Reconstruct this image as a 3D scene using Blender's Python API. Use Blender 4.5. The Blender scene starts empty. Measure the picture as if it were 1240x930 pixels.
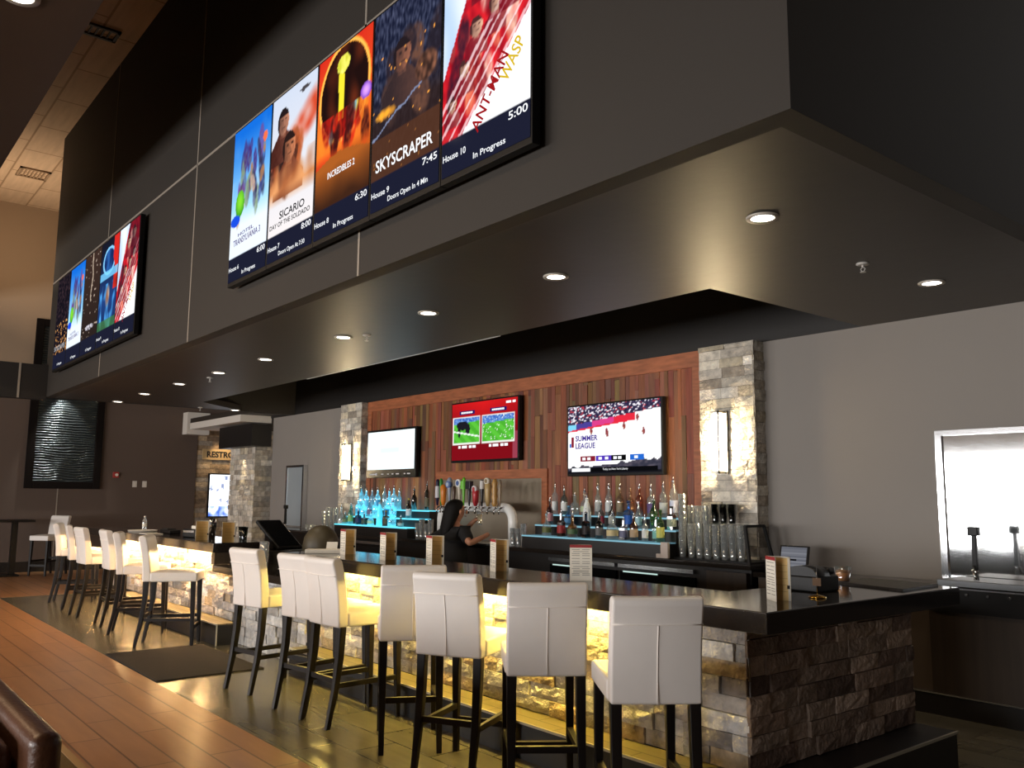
import bpy, bmesh, math, random
from mathutils import Vector, Matrix, noise
random.seed(7)
R = random.Random(11)
D = bpy.data
COL = bpy.context.scene.collection
PI = math.pi

# ------------------------------------------------------------------ helpers
def s2l(c):
    return tuple(((x / 12.92) if x <= 0.04045 else ((x + 0.055) / 1.055) ** 2.4) for x in c)
def rgb(r, g, b):
    return s2l((r / 255, g / 255, b / 255))

class MB:
    """collects shapes for ONE mesh; each face may carry a colour"""
    def __init__(s):
        s.v = []; s.f = []; s.c = []; s.smooth = []
    def face(s, idx, col=None, sm=False):
        s.f.append(idx); s.c.append(col); s.smooth.append(sm)
    def quad(s, a, b, c, d, col=None):
        n = len(s.v); s.v += [tuple(a), tuple(b), tuple(c), tuple(d)]; s.face((n, n+1, n+2, n+3), col)
    def box(s, lo, hi, col=None, M=None):
        n = len(s.v)
        for z in (lo[2], hi[2]):
            for x, y in ((lo[0], lo[1]), (hi[0], lo[1]), (hi[0], hi[1]), (lo[0], hi[1])):
                p = Vector((x, y, z))
                if M is not None: p = M @ p
                s.v.append(tuple(p))
        for q in ((3, 2, 1, 0), (4, 5, 6, 7), (0, 1, 5, 4), (1, 2, 6, 5), (2, 3, 7, 6), (3, 0, 4, 7)):
            s.face(tuple(n + i for i in q), col)
        return s
    def rings(s, rings, col=None, cap=True, sm=True):
        n0 = len(s.v); k = len(rings[0])
        for r in rings: s.v += [tuple(p) for p in r]
        for i in range(len(rings) - 1):
            for j in range(k):
                a = n0 + i*k + j; b = n0 + i*k + (j+1) % k
                s.face((a, b, b + k, a + k), col, sm)
        if cap:
            s.face(tuple(n0 + j for j in reversed(range(k))), col)
            s.face(tuple(n0 + (len(rings)-1)*k + j for j in range(k)), col)
        return s
    def lathe(s, prof, seg=12, ctr=(0, 0, 0), col=None, cap=True, sm=True, rot=0, sq=False):
        rs = []
        for r, z in prof:
            ring = []
            for j in range(seg):
                a = 2*PI*j/seg + rot
                ring.append((ctr[0] + r*math.cos(a), ctr[1] + r*math.sin(a), ctr[2] + z))
            rs.append(ring)
        return s.rings(rs, col, cap, sm)
    def tube(s, p0, p1, r0, r1=None, seg=8, col=None, sm=True, rot=0):
        r1 = r0 if r1 is None else r1
        p0 = Vector(p0); p1 = Vector(p1); d = (p1 - p0).normalized()
        u = d.orthogonal().normalized() if abs(d.z) < .95 else Vector((1, 0, 0))
        u = (u - d*u.dot(d)).normalized(); w = d.cross(u)
        rs = []
        for p, r in ((p0, r0), (p1, r1)):
            rs.append([p + u*r*math.cos(2*PI*j/seg + rot) + w*r*math.sin(2*PI*j/seg + rot) for j in range(seg)])
        return s.rings(rs, col, True, sm)
    def path(s, pts, r, seg=8, col=None):
        pts = [Vector(p) for p in pts]; rs = []
        for i, p in enumerate(pts):
            d = (pts[min(i+1, len(pts)-1)] - pts[max(i-1, 0)]).normalized()
            u = Vector((0, 1, 0)) if abs(d.y) < .9 else Vector((1, 0, 0))
            u = (u - d*u.dot(d)).normalized(); w = d.cross(u)
            rr = r[i] if isinstance(r, (list, tuple)) else r
            rs.append([p + u*rr*math.cos(2*PI*j/seg) + w*rr*math.sin(2*PI*j/seg) for j in range(seg)])
        return s.rings(rs, col)
    def bar(s, p0, p1, w0, w1=None, col=None, d0=None, d1=None):
        """square bar; w = half widths in x (and y)"""
        w1 = w0 if w1 is None else w1; d0 = w0 if d0 is None else d0; d1 = w1 if d1 is None else d1
        p0 = Vector(p0); p1 = Vector(p1); d = (p1-p0).normalized()
        if abs(d.z) > .7: u = Vector((1, 0, 0)); w = Vector((0, 1, 0))
        else:
            u = Vector((0, 0, 1)); w = d.cross(u)
        rs = [[p + u*a*sx + w*b*sy for sx, sy in ((-1, -1), (1, -1), (1, 1), (-1, 1))] for p, a, b in ((p0, w0, d0), (p1, w1, d1))]
        return s.rings(rs, col, True, False)
    def prism(s, poly, z0, z1, col=None):
        """poly in xy, ccw"""
        n = len(s.v); k = len(poly)
        s.v += [(x, y, z0) for x, y in poly] + [(x, y, z1) for x, y in poly]
        s.face(tuple(reversed(range(n, n+k))), col); s.face(tuple(range(n+k, n+2*k)), col)
        for i in range(k):
            j = (i+1) % k; s.face((n+i, n+j, n+k+j, n+k+i), col)
        return s
    def xf(s, M):
        s.v = [tuple(M @ Vector(p)) for p in s.v]; return s
    def build(s, name, mat, parent=None, bevel=0, seg=2, fix=True, smooth=None, sub=0):
        me = D.meshes.new(name); me.from_pydata(s.v, [], s.f)
        if fix:
            bm = bmesh.new(); bm.from_mesh(me); bmesh.ops.recalc_face_normals(bm, faces=bm.faces); bm.to_mesh(me); bm.free()
        if any(c is not None for c in s.c):
            at = me.color_attributes.new('Col', 'FLOAT_COLOR', 'CORNER')
            k = 0
            for p, c in zip(me.polygons, s.c):
                c = c or (1, 1, 1)
                for li in p.loop_indices: at.data[li].color = (c[0], c[1], c[2], 1)
        me.polygons.foreach_set('use_smooth', [bool(x) if smooth is None else smooth for x in s.smooth])
        me.materials.append(mat)
        o = D.objects.new(name, me); COL.objects.link(o)
        if parent: o.parent = parent
        if bevel:
            m = o.modifiers.new('bevel', 'BEVEL'); m.width = bevel; m.segments = seg; m.limit_method = 'ANGLE'; m.angle_limit = .6
            me.polygons.foreach_set('use_smooth', [True]*len(me.polygons))
            w = o.modifiers.new('wn', 'WEIGHTED_NORMAL'); w.keep_sharp = False
        if sub:
            m = o.modifiers.new('sub', 'SUBSURF'); m.levels = sub; m.render_levels = sub
        return o

def B(lo, hi, col=None): return MB().box(lo, hi, col)
def tag(o, label, cat, group=None):
    o['label'] = label; o['category'] = cat
    if group: o['group'] = group
    return o
def thing(name, label, cat, loc=(0, 0, 0), rz=0, group=None):
    o = D.objects.new(name, None); COL.objects.link(o); o.empty_display_size = .1
    o.location = loc; o.rotation_euler = (0, 0, rz)
    return tag(o, label, cat, group)
def lab(o, label): o['label'] = label; return o
def struct(o): o['kind'] = 'structure'; return o
def kids(o): return [c for c in D.objects if c.parent == o]
CH = {}
def dup(root, loc, rz, label=None, group=None):
    if root.name not in CH: CH[root.name] = [(c, list(kids(c))) for c in kids(root)]
    r = root.copy(); COL.objects.link(r); r.location = loc; r.rotation_euler = (0, 0, rz)
    if label: r['label'] = label
    if group: r['group'] = group
    for c, gs in CH[root.name]:
        n = c.copy(); COL.objects.link(n); n.parent = r
        for g in gs:
            d = g.copy(); COL.objects.link(d); d.parent = n
    return r

# ------------------------------------------------------------------ materials
MATS = {}
def mat(name, col, rough=.5, metal=0, emit=None, es=0, bump=None, spec=.5, attr=False, var=None, coat=0):
    """bump=(scale,strength,stretch) var=(scale,amount)"""
    if name in MATS: return MATS[name]
    m = D.materials.new(name); m.use_nodes = True; nt = m.node_tree; N = nt.nodes; L = nt.links
    b = N['Principled BSDF']
    b.inputs['Base Color'].default_value = (*col, 1); b.inputs['Roughness'].default_value = rough
    b.inputs['Metallic'].default_value = metal; b.inputs['Specular IOR Level'].default_value = spec
    b.inputs['Coat Weight'].default_value = coat; b.inputs['Coat Roughness'].default_value = .08
    if emit: b.inputs['Emission Color'].default_value = (*emit, 1); b.inputs['Emission Strength'].default_value = es
    tc = N.new('ShaderNodeTexCoord')
    src = None
    if attr:
        a = N.new('ShaderNodeAttribute'); a.attribute_name = 'Col'; src = a.outputs['Color']
    if var:
        n = N.new('ShaderNodeTexNoise'); n.inputs['Scale'].default_value = var[0]; n.inputs['Detail'].default_value = 6
        mp = N.new('ShaderNodeMapping'); L.new(tc.outputs['Object'], mp.inputs['Vector']); L.new(mp.outputs['Vector'], n.inputs['Vector'])
        if len(var) > 2: mp.inputs['Scale'].default_value = var[2]
        r = N.new('ShaderNodeMapRange'); r.inputs['From Min'].default_value = .25; r.inputs['From Max'].default_value = .75
        r.inputs['To Min'].default_value = 1 - var[1]; r.inputs['To Max'].default_value = 1 + var[1]
        L.new(n.outputs['Fac'], r.inputs['Value'])
        mx = N.new('ShaderNodeVectorMath'); mx.operation = 'SCALE'
        if src: L.new(src, mx.inputs[0])
        else: mx.inputs[0].default_value = col
        L.new(r.outputs['Result'], mx.inputs['Scale']); src = mx.outputs['Vector']
    if src: L.new(src, b.inputs['Base Color'])
    if bump:
        n = N.new('ShaderNodeTexNoise'); n.inputs['Scale'].default_value = bump[0]; n.inputs['Detail'].default_value = 5
        mp = N.new('ShaderNodeMapping'); L.new(tc.outputs['Object'], mp.inputs['Vector']); L.new(mp.outputs['Vector'], n.inputs['Vector'])
        if len(bump) > 2: mp.inputs['Scale'].default_value = bump[2]
        bp = N.new('ShaderNodeBump'); bp.inputs['Strength'].default_value = bump[1]; bp.inputs['Distance'].default_value = .02
        L.new(n.outputs['Fac'], bp.inputs['Height']); L.new(bp.outputs['Normal'], b.inputs['Normal'])
    MATS[name] = m; return m

def emis(name, col, st):
    if name in MATS: return MATS[name]
    m = D.materials.new(name); m.use_nodes = True; nt = m.node_tree; nt.nodes.clear()
    e = nt.nodes.new('ShaderNodeEmission'); e.inputs['Color'].default_value = (*col, 1); e.inputs['Strength'].default_value = st
    o = nt.nodes.new('ShaderNodeOutputMaterial'); nt.links.new(e.outputs[0], o.inputs[0]); MATS[name] = m; return m
def screen_mat(name, st):
    if name in MATS: return MATS[name]
    m = D.materials.new(name); m.use_nodes = True; nt = m.node_tree; nt.nodes.clear()
    a = nt.nodes.new('ShaderNodeAttribute'); a.attribute_name = 'Col'
    e = nt.nodes.new('ShaderNodeEmission'); e.inputs['Strength'].default_value = st; nt.links.new(a.outputs['Color'], e.inputs['Color'])
    g = nt.nodes.new('ShaderNodeBsdfGlossy'); g.inputs['Roughness'].default_value = .1; g.inputs['Color'].default_value = (.004, .004, .004, 1)
    ad = nt.nodes.new('ShaderNodeAddShader'); nt.links.new(e.outputs[0], ad.inputs[0]); nt.links.new(g.outputs[0], ad.inputs[1])
    o = nt.nodes.new('ShaderNodeOutputMaterial'); nt.links.new(ad.outputs[0], o.inputs[0]); MATS[name] = m; return m
def glass(name, tint=(.93, .96, .96), base=.1, gl=.9, grough=.05, diff=0):
    """thin-walled glass: see-through with a fresnel sheen"""
    if name in MATS: return MATS[name]
    m = D.materials.new(name); m.use_nodes = True; nt = m.node_tree; nt.nodes.clear(); N = nt.nodes; L = nt.links
    t = N.new('ShaderNodeBsdfTransparent'); t.inputs['Color'].default_value = (*tint, 1)
    g = N.new('ShaderNodeBsdfGlossy'); g.inputs['Roughness'].default_value = grough; g.inputs['Color'].default_value = (gl, gl, gl, 1)
    lw = N.new('ShaderNodeLayerWeight'); lw.inputs['Blend'].default_value = .35
    ma = N.new('ShaderNodeMath'); ma.operation = 'MULTIPLY_ADD'; ma.inputs[1].default_value = .55; ma.inputs[2].default_value = base; ma.use_clamp = True
    L.new(lw.outputs['Facing'], ma.inputs[0])
    mx = N.new('ShaderNodeMixShader'); L.new(ma.outputs[0], mx.inputs[0]); L.new(t.outputs[0], mx.inputs[1]); L.new(g.outputs[0], mx.inputs[2])
    last = mx
    if diff:
        d = N.new('ShaderNodeBsdfDiffuse'); d.inputs['Color'].default_value = (*tint, 1)
        m2 = N.new('ShaderNodeMixShader'); m2.inputs[0].default_value = diff
        L.new(mx.outputs[0], m2.inputs[1]); L.new(d.outputs[0], m2.inputs[2]); last = m2
    o = N.new('ShaderNodeOutputMaterial'); L.new(last.outputs[0], o.inputs[0]); MATS[name] = m; return m

def glowglass(name, tint, glow):  # glass plus own emission, imitating shelf light shining through
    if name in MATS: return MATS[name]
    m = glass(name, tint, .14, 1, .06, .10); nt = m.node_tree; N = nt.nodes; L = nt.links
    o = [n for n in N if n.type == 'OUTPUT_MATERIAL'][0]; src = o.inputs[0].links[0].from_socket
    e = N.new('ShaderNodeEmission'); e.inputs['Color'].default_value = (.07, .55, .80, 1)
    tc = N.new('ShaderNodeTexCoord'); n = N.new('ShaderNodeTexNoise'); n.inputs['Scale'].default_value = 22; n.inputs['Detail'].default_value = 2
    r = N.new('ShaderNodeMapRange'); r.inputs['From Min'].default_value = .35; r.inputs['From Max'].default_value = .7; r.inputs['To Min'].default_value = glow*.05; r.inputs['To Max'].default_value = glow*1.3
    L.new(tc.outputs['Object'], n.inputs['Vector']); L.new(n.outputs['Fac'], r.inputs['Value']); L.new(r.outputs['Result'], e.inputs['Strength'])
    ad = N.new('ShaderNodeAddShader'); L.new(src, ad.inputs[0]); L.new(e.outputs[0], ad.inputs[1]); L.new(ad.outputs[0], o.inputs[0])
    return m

def plank_floor(name, c1, c2, mortar, sx, sy, rough=.35, msize=.012, squash=False):
    m = D.materials.new(name); m.use_nodes = True; nt = m.node_tree; N = nt.nodes; L = nt.links; b = N['Principled BSDF']
    tc = N.new('ShaderNodeTexCoord'); br = N.new('ShaderNodeTexBrick')
    br.inputs['Color1'].default_value = (*c1, 1); br.inputs['Color2'].default_value = (*c2, 1); br.inputs['Mortar'].default_value = (*mortar, 1)
    br.inputs['Scale'].default_value = 1; br.inputs['Brick Width'].default_value = sx; br.inputs['Row Height'].default_value = sy
    br.inputs['Mortar Size'].default_value = msize*.5; br.inputs['Bias'].default_value = 0; br.offset = .37
    L.new(tc.outputs['Object'], br.inputs['Vector'])
    n = N.new('ShaderNodeTexNoise'); n.inputs['Scale'].default_value = 3; n.inputs['Detail'].default_value = 6
    mp = N.new('ShaderNodeMapping'); mp.inputs['Scale'].default_value = (.5, 4, 1); L.new(tc.outputs['Object'], mp.inputs['Vector']); L.new(mp.outputs['Vector'], n.inputs['Vector'])
    r = N.new('ShaderNodeMapRange'); r.inputs['To Min'].default_value = .75; r.inputs['To Max'].default_value = 1.25; L.new(n.outputs['Fac'], r.inputs['Value'])
    mx = N.new('ShaderNodeVectorMath'); mx.operation = 'SCALE'; L.new(br.outputs['Color'], mx.inputs[0]); L.new(r.outputs['Result'], mx.inputs['Scale'])
    L.new(mx.outputs['Vector'], b.inputs['Base Color']); b.inputs['Roughness'].default_value = rough
    bp = N.new('ShaderNodeBump'); bp.inputs['Strength'].default_value = .25; bp.inputs['Distance'].default_value = .004
    iv = N.new('ShaderNodeMath'); iv.operation = 'SUBTRACT'; iv.inputs[0].default_value = 1; L.new(br.outputs['Fac'], iv.inputs[1])
    L.new(iv.outputs[0], bp.inputs['Height']); L.new(bp.outputs['Normal'], b.inputs['Normal'])
    return m

M_black = mat('black_satin', rgb(26, 23, 22), .4)
M_blackp = mat('black_plastic', rgb(16, 16, 17), .42, spec=.25)
M_fascia = mat('charcoal_paint', rgb(42, 36, 30), .7, bump=(60, .02), var=(.4, .08))
M_soffit = mat('dark_soffit_paint', rgb(52, 46, 41), .45, bump=(8, .06), var=(1.2, .15))
M_dark = mat('near_black_paint', rgb(30, 26, 23), .6)
M_grey = mat('warm_grey_wall_paint', rgb(146, 139, 132), .75, var=(.5, .06))
M_brown = mat('brown_wall_paint', rgb(92, 77, 68), .75, var=(.5, .06))
M_beige = mat('beige_wall_paint', rgb(164, 142, 118), .8, var=(.4, .05))
M_white = mat('white_paint', rgb(225, 218, 208), .7)
M_joint = mat('pale_joint', rgb(150, 140, 128), .5)
M_steel = mat('stainless_steel', rgb(200, 203, 205), .22, 1, bump=(40, .02, (1, 1, .05)))
M_steelp = mat('polished_steel', rgb(215, 217, 220), .12, 1)
M_counter = mat('dark_polished_quartz', rgb(38, 33, 29), .1, spec=.6, var=(90, .25))
M_leather = mat('white_leather', rgb(232, 226, 220), .42, bump=(220, .04), var=(6, .03))
M_leg = mat('dark_stained_wood', rgb(20, 16, 14), .42, spec=.3)
M_seam = mat('pale_seam', rgb(236, 228, 220), .6)
M_stone = mat('split_face_stone', (.5, .5, .5), .85, attr=True, var=(14, .35), bump=(38, .9))
M_wood = mat('reclaimed_wood_staves', (.3, .1, .05), .5, attr=True, var=(5, .28, (6, 6, .5)), bump=(12, .2, (6, 6, .4)))
M_woodf = mat('cedar_trim', rgb(172, 102, 66), .5, var=(5, .3, (1, 6, 6)))
M_cab = mat('dark_walnut_veneer', rgb(56, 46, 37), .4, var=(4, .3, (5, 5, .3)))
M_cabl = mat('taupe_laminate', rgb(90, 78, 66), .5)
M_leatherb = mat('brown_leather', rgb(84, 52, 34), .36, bump=(60, .15), var=(4, .2))
M_mat = mat('black_floor_mat', rgb(30, 24, 20), .9, bump=(200, .4))
M_brass = mat('brass', rgb(205, 160, 70), .2, 1)
M_paper = mat('off_white_paper', rgb(232, 226, 212), .8)
M_tan = mat('tan_menu_page', rgb(252, 216, 148), .7)
M_red = mat('menu_red', rgb(150, 40, 45), .6)
M_ink = mat('grey_ink', rgb(150, 145, 135), .8)
M_inkd = mat('dark_ink', rgb(35, 30, 28), .8)
M_skin = mat('skin', rgb(190, 135, 105), .5)
M_hair = mat('black_hair', rgb(10, 7, 6), .6, bump=(60, .3, (6, 6, .6)), spec=.2)
M_shirt = mat('black_cotton', rgb(20, 19, 20), .85)
M_led = emis('warm_led', (1.0, .70, .15), 220)
M_led2 = emis('warm_led_far', (1.0, .60, .25), 340)
M_lamp = emis('lamp_lens', (1, .93, .82), 9)
M_sconce = emis('sconce_diffuser', (1, .78, .46), 90)
M_cyan = emis('cyan_led', (.14, .72, .95), 1.3)
M_cyan2 = emis('pale_cyan_led', (.35, .72, .88), .22); M_cool = emis('cooler_light', (.7, .95, .88), .8)
M_scr = screen_mat('screen_glow', 1.25)
M_txt = emis('white_text', (.95, .97, 1), 1.1)
M_glass = glass('clear_glass', (.93, .96, .96), .2, 1, .05, .14)
M_glassb = glass('bottle_glass', (.86, .92, .92), .12, .9, .06, .06)
M_tint = glass('smoke_glass', (.38, .42, .42), .08, .5)

# ------------------------------------------------------------------ camera (from the picture's vanishing points)
yaw, pit, rol = 0.88694236, 0.13058966, 0.00795246
cy, sy, cp, sp = math.cos(yaw), math.sin(yaw), math.cos(pit), math.sin(pit)
fw = Vector((-sy*cp, cy*cp, sp)); r0 = Vector((cy, sy, 0)); u0 = r0.cross(fw)
cr, sr = math.cos(rol), math.sin(rol)
rt = cr*r0 + sr*u0; up = -sr*r0 + cr*u0
cam = D.cameras.new('camera'); cam.sensor_fit = 'HORIZONTAL'; cam.sensor_width = 36; cam.lens = 1044.6/1240*36; cam.clip_start = .05
co = D.objects.new('camera', cam); COL.objects.link(co)
co.matrix_world = Matrix(((rt.x, up.x, -fw.x, 0), (rt.y, up.y, -fw.y, 0), (rt.z, up.z, -fw.z, 1.52), (0, 0, 0, 1)))
bpy.context.scene.camera = co

# ------------------------------------------------------------------ room shell
ZS = 3.02      # soffit underside
YF = 2.83      # fascia face
YW = 7.03      # back wall
XF = -19.3     # far wall
ZC = 7.3       # high ceiling
M_plank = plank_floor('orange_wood_tile', rgb(178, 132, 92), rgb(164, 118, 80), rgb(108, 76, 50), 1.2, .2, .33)
M_tile = plank_floor('olive_grey_tile', rgb(108, 104, 88), rgb(96, 92, 78), rgb(70, 66, 52), .6, .3, .24)
struct(B((-26, 1.37, -.1), (4.2, 2.37, 0)).build('floor', M_plank))
struct(B((-26, 2.37, -.1), (-14.75, 9, 0)).build('floor', M_plank))
struct(B((-14.75, 2.37, -.1), (4.2, 9, 0)).build('floor', M_tile))
M_carpet = mat('olive_carpet', rgb(104, 84, 48), .95, bump=(150, .4))
struct(B((-26, -10.2, -.1), (4.2, 1.33, 0)).build('floor', M_carpet))
struct(B((-26, 1.33, -.1), (4.2, 1.37, .004)).build('trim_1', mat('beige_edge_strip', rgb(176, 146, 104), .5)))

# high ceiling with a grid of tiles
M_ceil = plank_floor('ceiling_tiles', rgb(196, 172, 146), rgb(188, 164, 138), rgb(150, 126, 100), 1.2, .6, .9, .03)
struct(B((-26, -10.2, ZC), (4.2, 9, ZC+.1)).build('ceiling', M_ceil))
# bulkhead over the bar: fascia, underside with the recess, right return
b = MB()
b.box((-15.15, YF, ZS), (-1.78, YF+.12, ZC))                      # front face
b.box((-1.90, YF+.12, ZS), (-1.78, YW, ZC))                       # right return
b.box((-15.15, YF+.12, ZS), (-15.03, YW, ZC))                     # far return
struct(b.build('wall_bulkhead', M_fascia))
b = MB(); t = .1
b.prism([(-15.03, YF+.12), (-1.90, YF+.12), (-1.90, 4.93), (-15.03, 4.93)], ZS, ZS+t)
b.prism([(-3.80, 4.93), (-1.90, 4.93), (-1.90, YW), (-3.80, YW)], ZS, ZS+t)
b.prism([(-15.03, 4.93), (-14.03, 4.93), (-15.03, 6.0)], ZS, ZS+t)
struct(b.build('ceiling_soffit', M_soffit))
b = MB(); b.box((-1.78, YF+.12, ZS), (4.2, YW, ZS+t)); 
b2 = MB()
b2.prism([(-14.03, 4.93), (-3.80, 4.93), (-3.80, YW), (-16.0, YW)], ZS+.85, ZS+.95)
struct(b2.build('ceiling_recess', M_dark))
struct(B((-16.2, YW-.015, ZS), (-3.80, YW+.2, ZS+.9)).build('wall_recess', M_dark))
struct(B((-3.80, 4.93, ZS+t), (-3.7, YW, ZS+.9)).build('wall_recess_end', M_dark))
struct(B((-14.1, 4.83, ZS+t), (-3.70, 4.93, ZS+.9)).build('wall_recess_front', M_dark))
struct(B((-10.27, 4.93, ZS-.004), (-6.25, 4.95, ZS+.03)).build('trim_2', mat('recess_edge_trim', rgb(200, 200, 196), .4)))
# soffit beyond the bulkhead's far end, over the way to the restrooms
struct(B((-18.9, 6.4, ZS+.041), (-15.15, YW+2, ZS+.14)).build('ceiling_passage', M_soffit))
# beam bridging from the bulkhead's far corner to the left
struct(B((-15.2, .5, 2.98), (-15.0, YF, 3.52)).build('wall_beam', M_dark))
struct(B((-14.998, 2.42, 2.98), (-14.99, 2.45, 3.52)).build('trim_3', M_joint))
# pale panel joints on the fascia
for i, x in enumerate((-5.155, -8.57, -11.9)):
    struct(B((x-.012, YF-.004, ZS), (x+.012, YF, ZC)).build('trim_%d' % (4+i), M_joint))
struct(B((-15.15, YF-.004, 4.84), (-1.78, YF, 4.865)).build('trim_7', M_joint))
# left bulkhead over the lobby
struct(B((-26, -6.5, 5.0), (4.2, 1.351, 5.15)).build('ceiling_lobby_bulkhead', mat('dark_brown_paint', rgb(44, 30, 20), .5)))
struct(B((-26, 1.25, 5.15), (4.2, 1.351, ZC)).build('wall_lobby_bulkhead', M_dark))
# back wall
struct(B((-16.0, YW, 0), (4.2, YW+.15, ZS+.1)).build('wall_back', M_grey))
# far wall: brown below, beige above
struct(B((XF-.15, -10.2, 0), (XF, 6.72, 3.62)).build('wall_far', M_brown))
struct(B((XF-.15, -10.2, 3.62), (XF, YW+2, ZC)).build('wall_far_upper', M_beige))
struct(B((XF-.15, 6.72, ZS), (XF, 9, 3.62)).build('wall_far_end', M_brown))
struct(B((XF, -10, 0), (XF+.03, 6.7, .2)).build('baseboard_far', M_black))
struct(B((XF, 3.965, .2), (XF+.006, 3.985, 3.3)).build('trim_8', M_joint))
struct(B((-26, 8.9, 0), (-16, 9, ZS+.1)).build('wall_passage', M_grey))
struct(B((-26.1, -10.2, 0), (-26, 9, ZC)).build('wall_passage_end', M_brown))
# right and front walls (behind the camera), the front wall with a row of tall windows
struct(B((4.2, -10.2, 0), (4.35, 9, ZC)).build('wall_right', M_brown))
WX = [(-18.6, -12.6), (-11.4, -5.6), (-4.4, 1.2)]
b = MB(); xs = [-26] + [q for w in WX for q in w] + [4.2]
for i in range(0, len(xs), 2): b.box((xs[i], -10.2, 0), (xs[i+1], -10, ZC))
b.box((-26, -10.2, 0), (4.2, -10, .4)); b.box((-26, -10.2, 2.55), (4.2, -10, ZC))
struct(b.build('wall_front', M_beige))
for i, (a, c) in enumerate(WX):
    f = MB()
    for x in (a+.04, (a+c)/2, c-.04): f.box((x-.04, -10.16, .4), (x+.04, -10.04, 2.55))
    f.box((a, -10.16, .4), (c, -10.04, .48)); f.box((a, -10.16, 2.47), (c, -10.04, 2.55))
    w = struct(f.build('window_%d' % (i+1), M_blackp))
    B((a, -10.11, .4), (c, -10.10, 2.55)).build('window_glass', M_glass, w)

# ------------------------------------------------------------------ stone veneer
def veneer(b, o, u, n, length, z0, z1, rh, lens, cols, pro=(.0, .03), corner=0, rg=R, sh=None):
    """split-face blocks on the plane through o, running along u, outward n; corner>0: end blocks alternate out"""
    o = Vector(o); u = Vector(u); n = Vector(n)
    z = z0; row = 0
    while z < z1 - .01:
        h = min(rh*rg.uniform(.9, 1.1), z1 - z)
        if z1 - (z+h) < rh*.4: h = z1 - z
        x = 0 if row % 2 == 0 else -rg.uniform(.0, .15)
        while x < length:
            l = rg.uniform(*lens); a = max(x, 0); e = min(x + l, length)
            if length - e < .08: e = length; l = 9
            if e - a > .01:
                c = Vector(rg.choice(cols)); k = rg.uniform(.68, 1.25)
                if sh: k *= sh(a, z)
                c = tuple(c*k); g = .0015
                ns, nh = max(2, int((e-a)/.06)), 3
                d0 = rg.uniform(*pro); pts = {}
                for i in range(ns+1):
                    for j in range(nh+1):
                        ed = (i in (0, ns)) or (j in (0, nh))
                        d = d0 + rg.uniform(-.005, .005) - (.006 if ed else 0)
                        pts[i, j] = o + u*(a+g+(e-a-2*g)*i/ns) + n*max(d, .002) + Vector((0, 0, z+g+(h-2*g)*j/nh))
                k0 = len(b.v); idx = {}
                for q, p in pts.items(): idx[q] = len(b.v); b.v.append(tuple(p))
                for i in range(ns):
                    for j in range(nh): b.face((idx[i, j], idx[i+1, j], idx[i+1, j+1], idx[i, j+1]), c)
                # rims back to the plane
                rim = [(i, 0) for i in range(ns)] + [(ns, j) for j in range(nh)] + [(i, nh) for i in range(ns, 0, -1)] + [(0, j) for j in range(nh, 0, -1)]
                bk = {}
                for q in rim:
                    p = pts[q]; d = (p - o).dot(n); bk[q] = len(b.v); b.v.append(tuple(p - n*(d+.004)))
                for s_ in range(len(rim)):
                    p, q = rim[s_], rim[(s_+1) % len(rim)]
                    b.face((bk[p], bk[q], idx[q], idx[p]), tuple(Vector(c)*.8))
            x += l
        z += h; row += 1

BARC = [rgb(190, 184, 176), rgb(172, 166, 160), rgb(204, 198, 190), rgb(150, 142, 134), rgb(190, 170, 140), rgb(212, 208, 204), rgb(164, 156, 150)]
ENDC = [rgb(164, 142, 124), rgb(146, 124, 108), rgb(178, 156, 138), rgb(112, 92, 80), rgb(168, 148, 132), rgb(134, 112, 98)]  # darker, browner bar stone: the end's shade is put into the colours
PILC = [rgb(226, 216, 198), rgb(212, 202, 186), rgb(232, 224, 210), rgb(190, 176, 158), rgb(218, 204, 178), rgb(202, 192, 178)]
RSTC = [rgb(184, 156, 122), rgb(166, 140, 110), rgb(196, 172, 140), rgb(146, 122, 98), rgb(174, 160, 142)]
M_core = M_dark; M_stonecore = mat('stone_mortar', rgb(120, 108, 94), .9)

# ------------------------------------------------------------------ the bar
ZB = 1.02; TH = .10; YC = 3.37; YS = 3.63; XR = -2.33; XS = -2.62
# stone bases
t = thing('stone_bar_front', 'pale split-face stone front of the near bar, lit gold under its counter', 'bar front', (-5, 3.8, 0), 0)
T0 = Matrix.Translation((5, -3.8, 0))
b = MB(); b.box((-7.35, YS+.02, 0), (XS-.02, YS+.2, ZB-TH)); b.box((XS-.2, YS+.2, 0), (XS-.02, 5.25, ZB-TH)); b.xf(T0).build('core_wall', M_core, t)
b = MB(); veneer(b, (-7.35, YS, 0), (1, 0, 0), (0, -1, 0), 7.35+XS+.01, .213, ZB-TH, .088, (.16, .42), BARC)
b.xf(T0).build('stone_veneer', M_stone, t, fix=False)
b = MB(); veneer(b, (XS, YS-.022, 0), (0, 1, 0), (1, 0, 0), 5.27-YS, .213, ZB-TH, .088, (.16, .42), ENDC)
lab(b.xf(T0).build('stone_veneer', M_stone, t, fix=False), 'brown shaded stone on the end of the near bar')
t = thing('stone_bar_front', 'low stone front below the sunken counter between the two bars', 'bar front', (-8.2, 3.8, 0))
T0 = Matrix.Translation((8.2, -3.8, 0))
B((-9.04, YS+.02, 0), (-7.352, YS+.2, .72)).xf(T0).build('core_wall', M_core, t)
b = MB(); veneer(b, (-9.04, YS, 0), (1, 0, 0), (0, -1, 0), 1.685, 0, .72, .09, (.2, .45), [rgb(176, 174, 170), rgb(190, 188, 184), rgb(164, 160, 154)])
b.xf(T0).build('stone_veneer', M_stone, t, fix=False)
t = thing('stone_bar_front', 'stone front of the far bar, lit bright amber behind the far stools', 'bar front', (-11.5, 3.8, 0))
T0 = Matrix.Translation((11.5, -3.8, 0))
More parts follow.
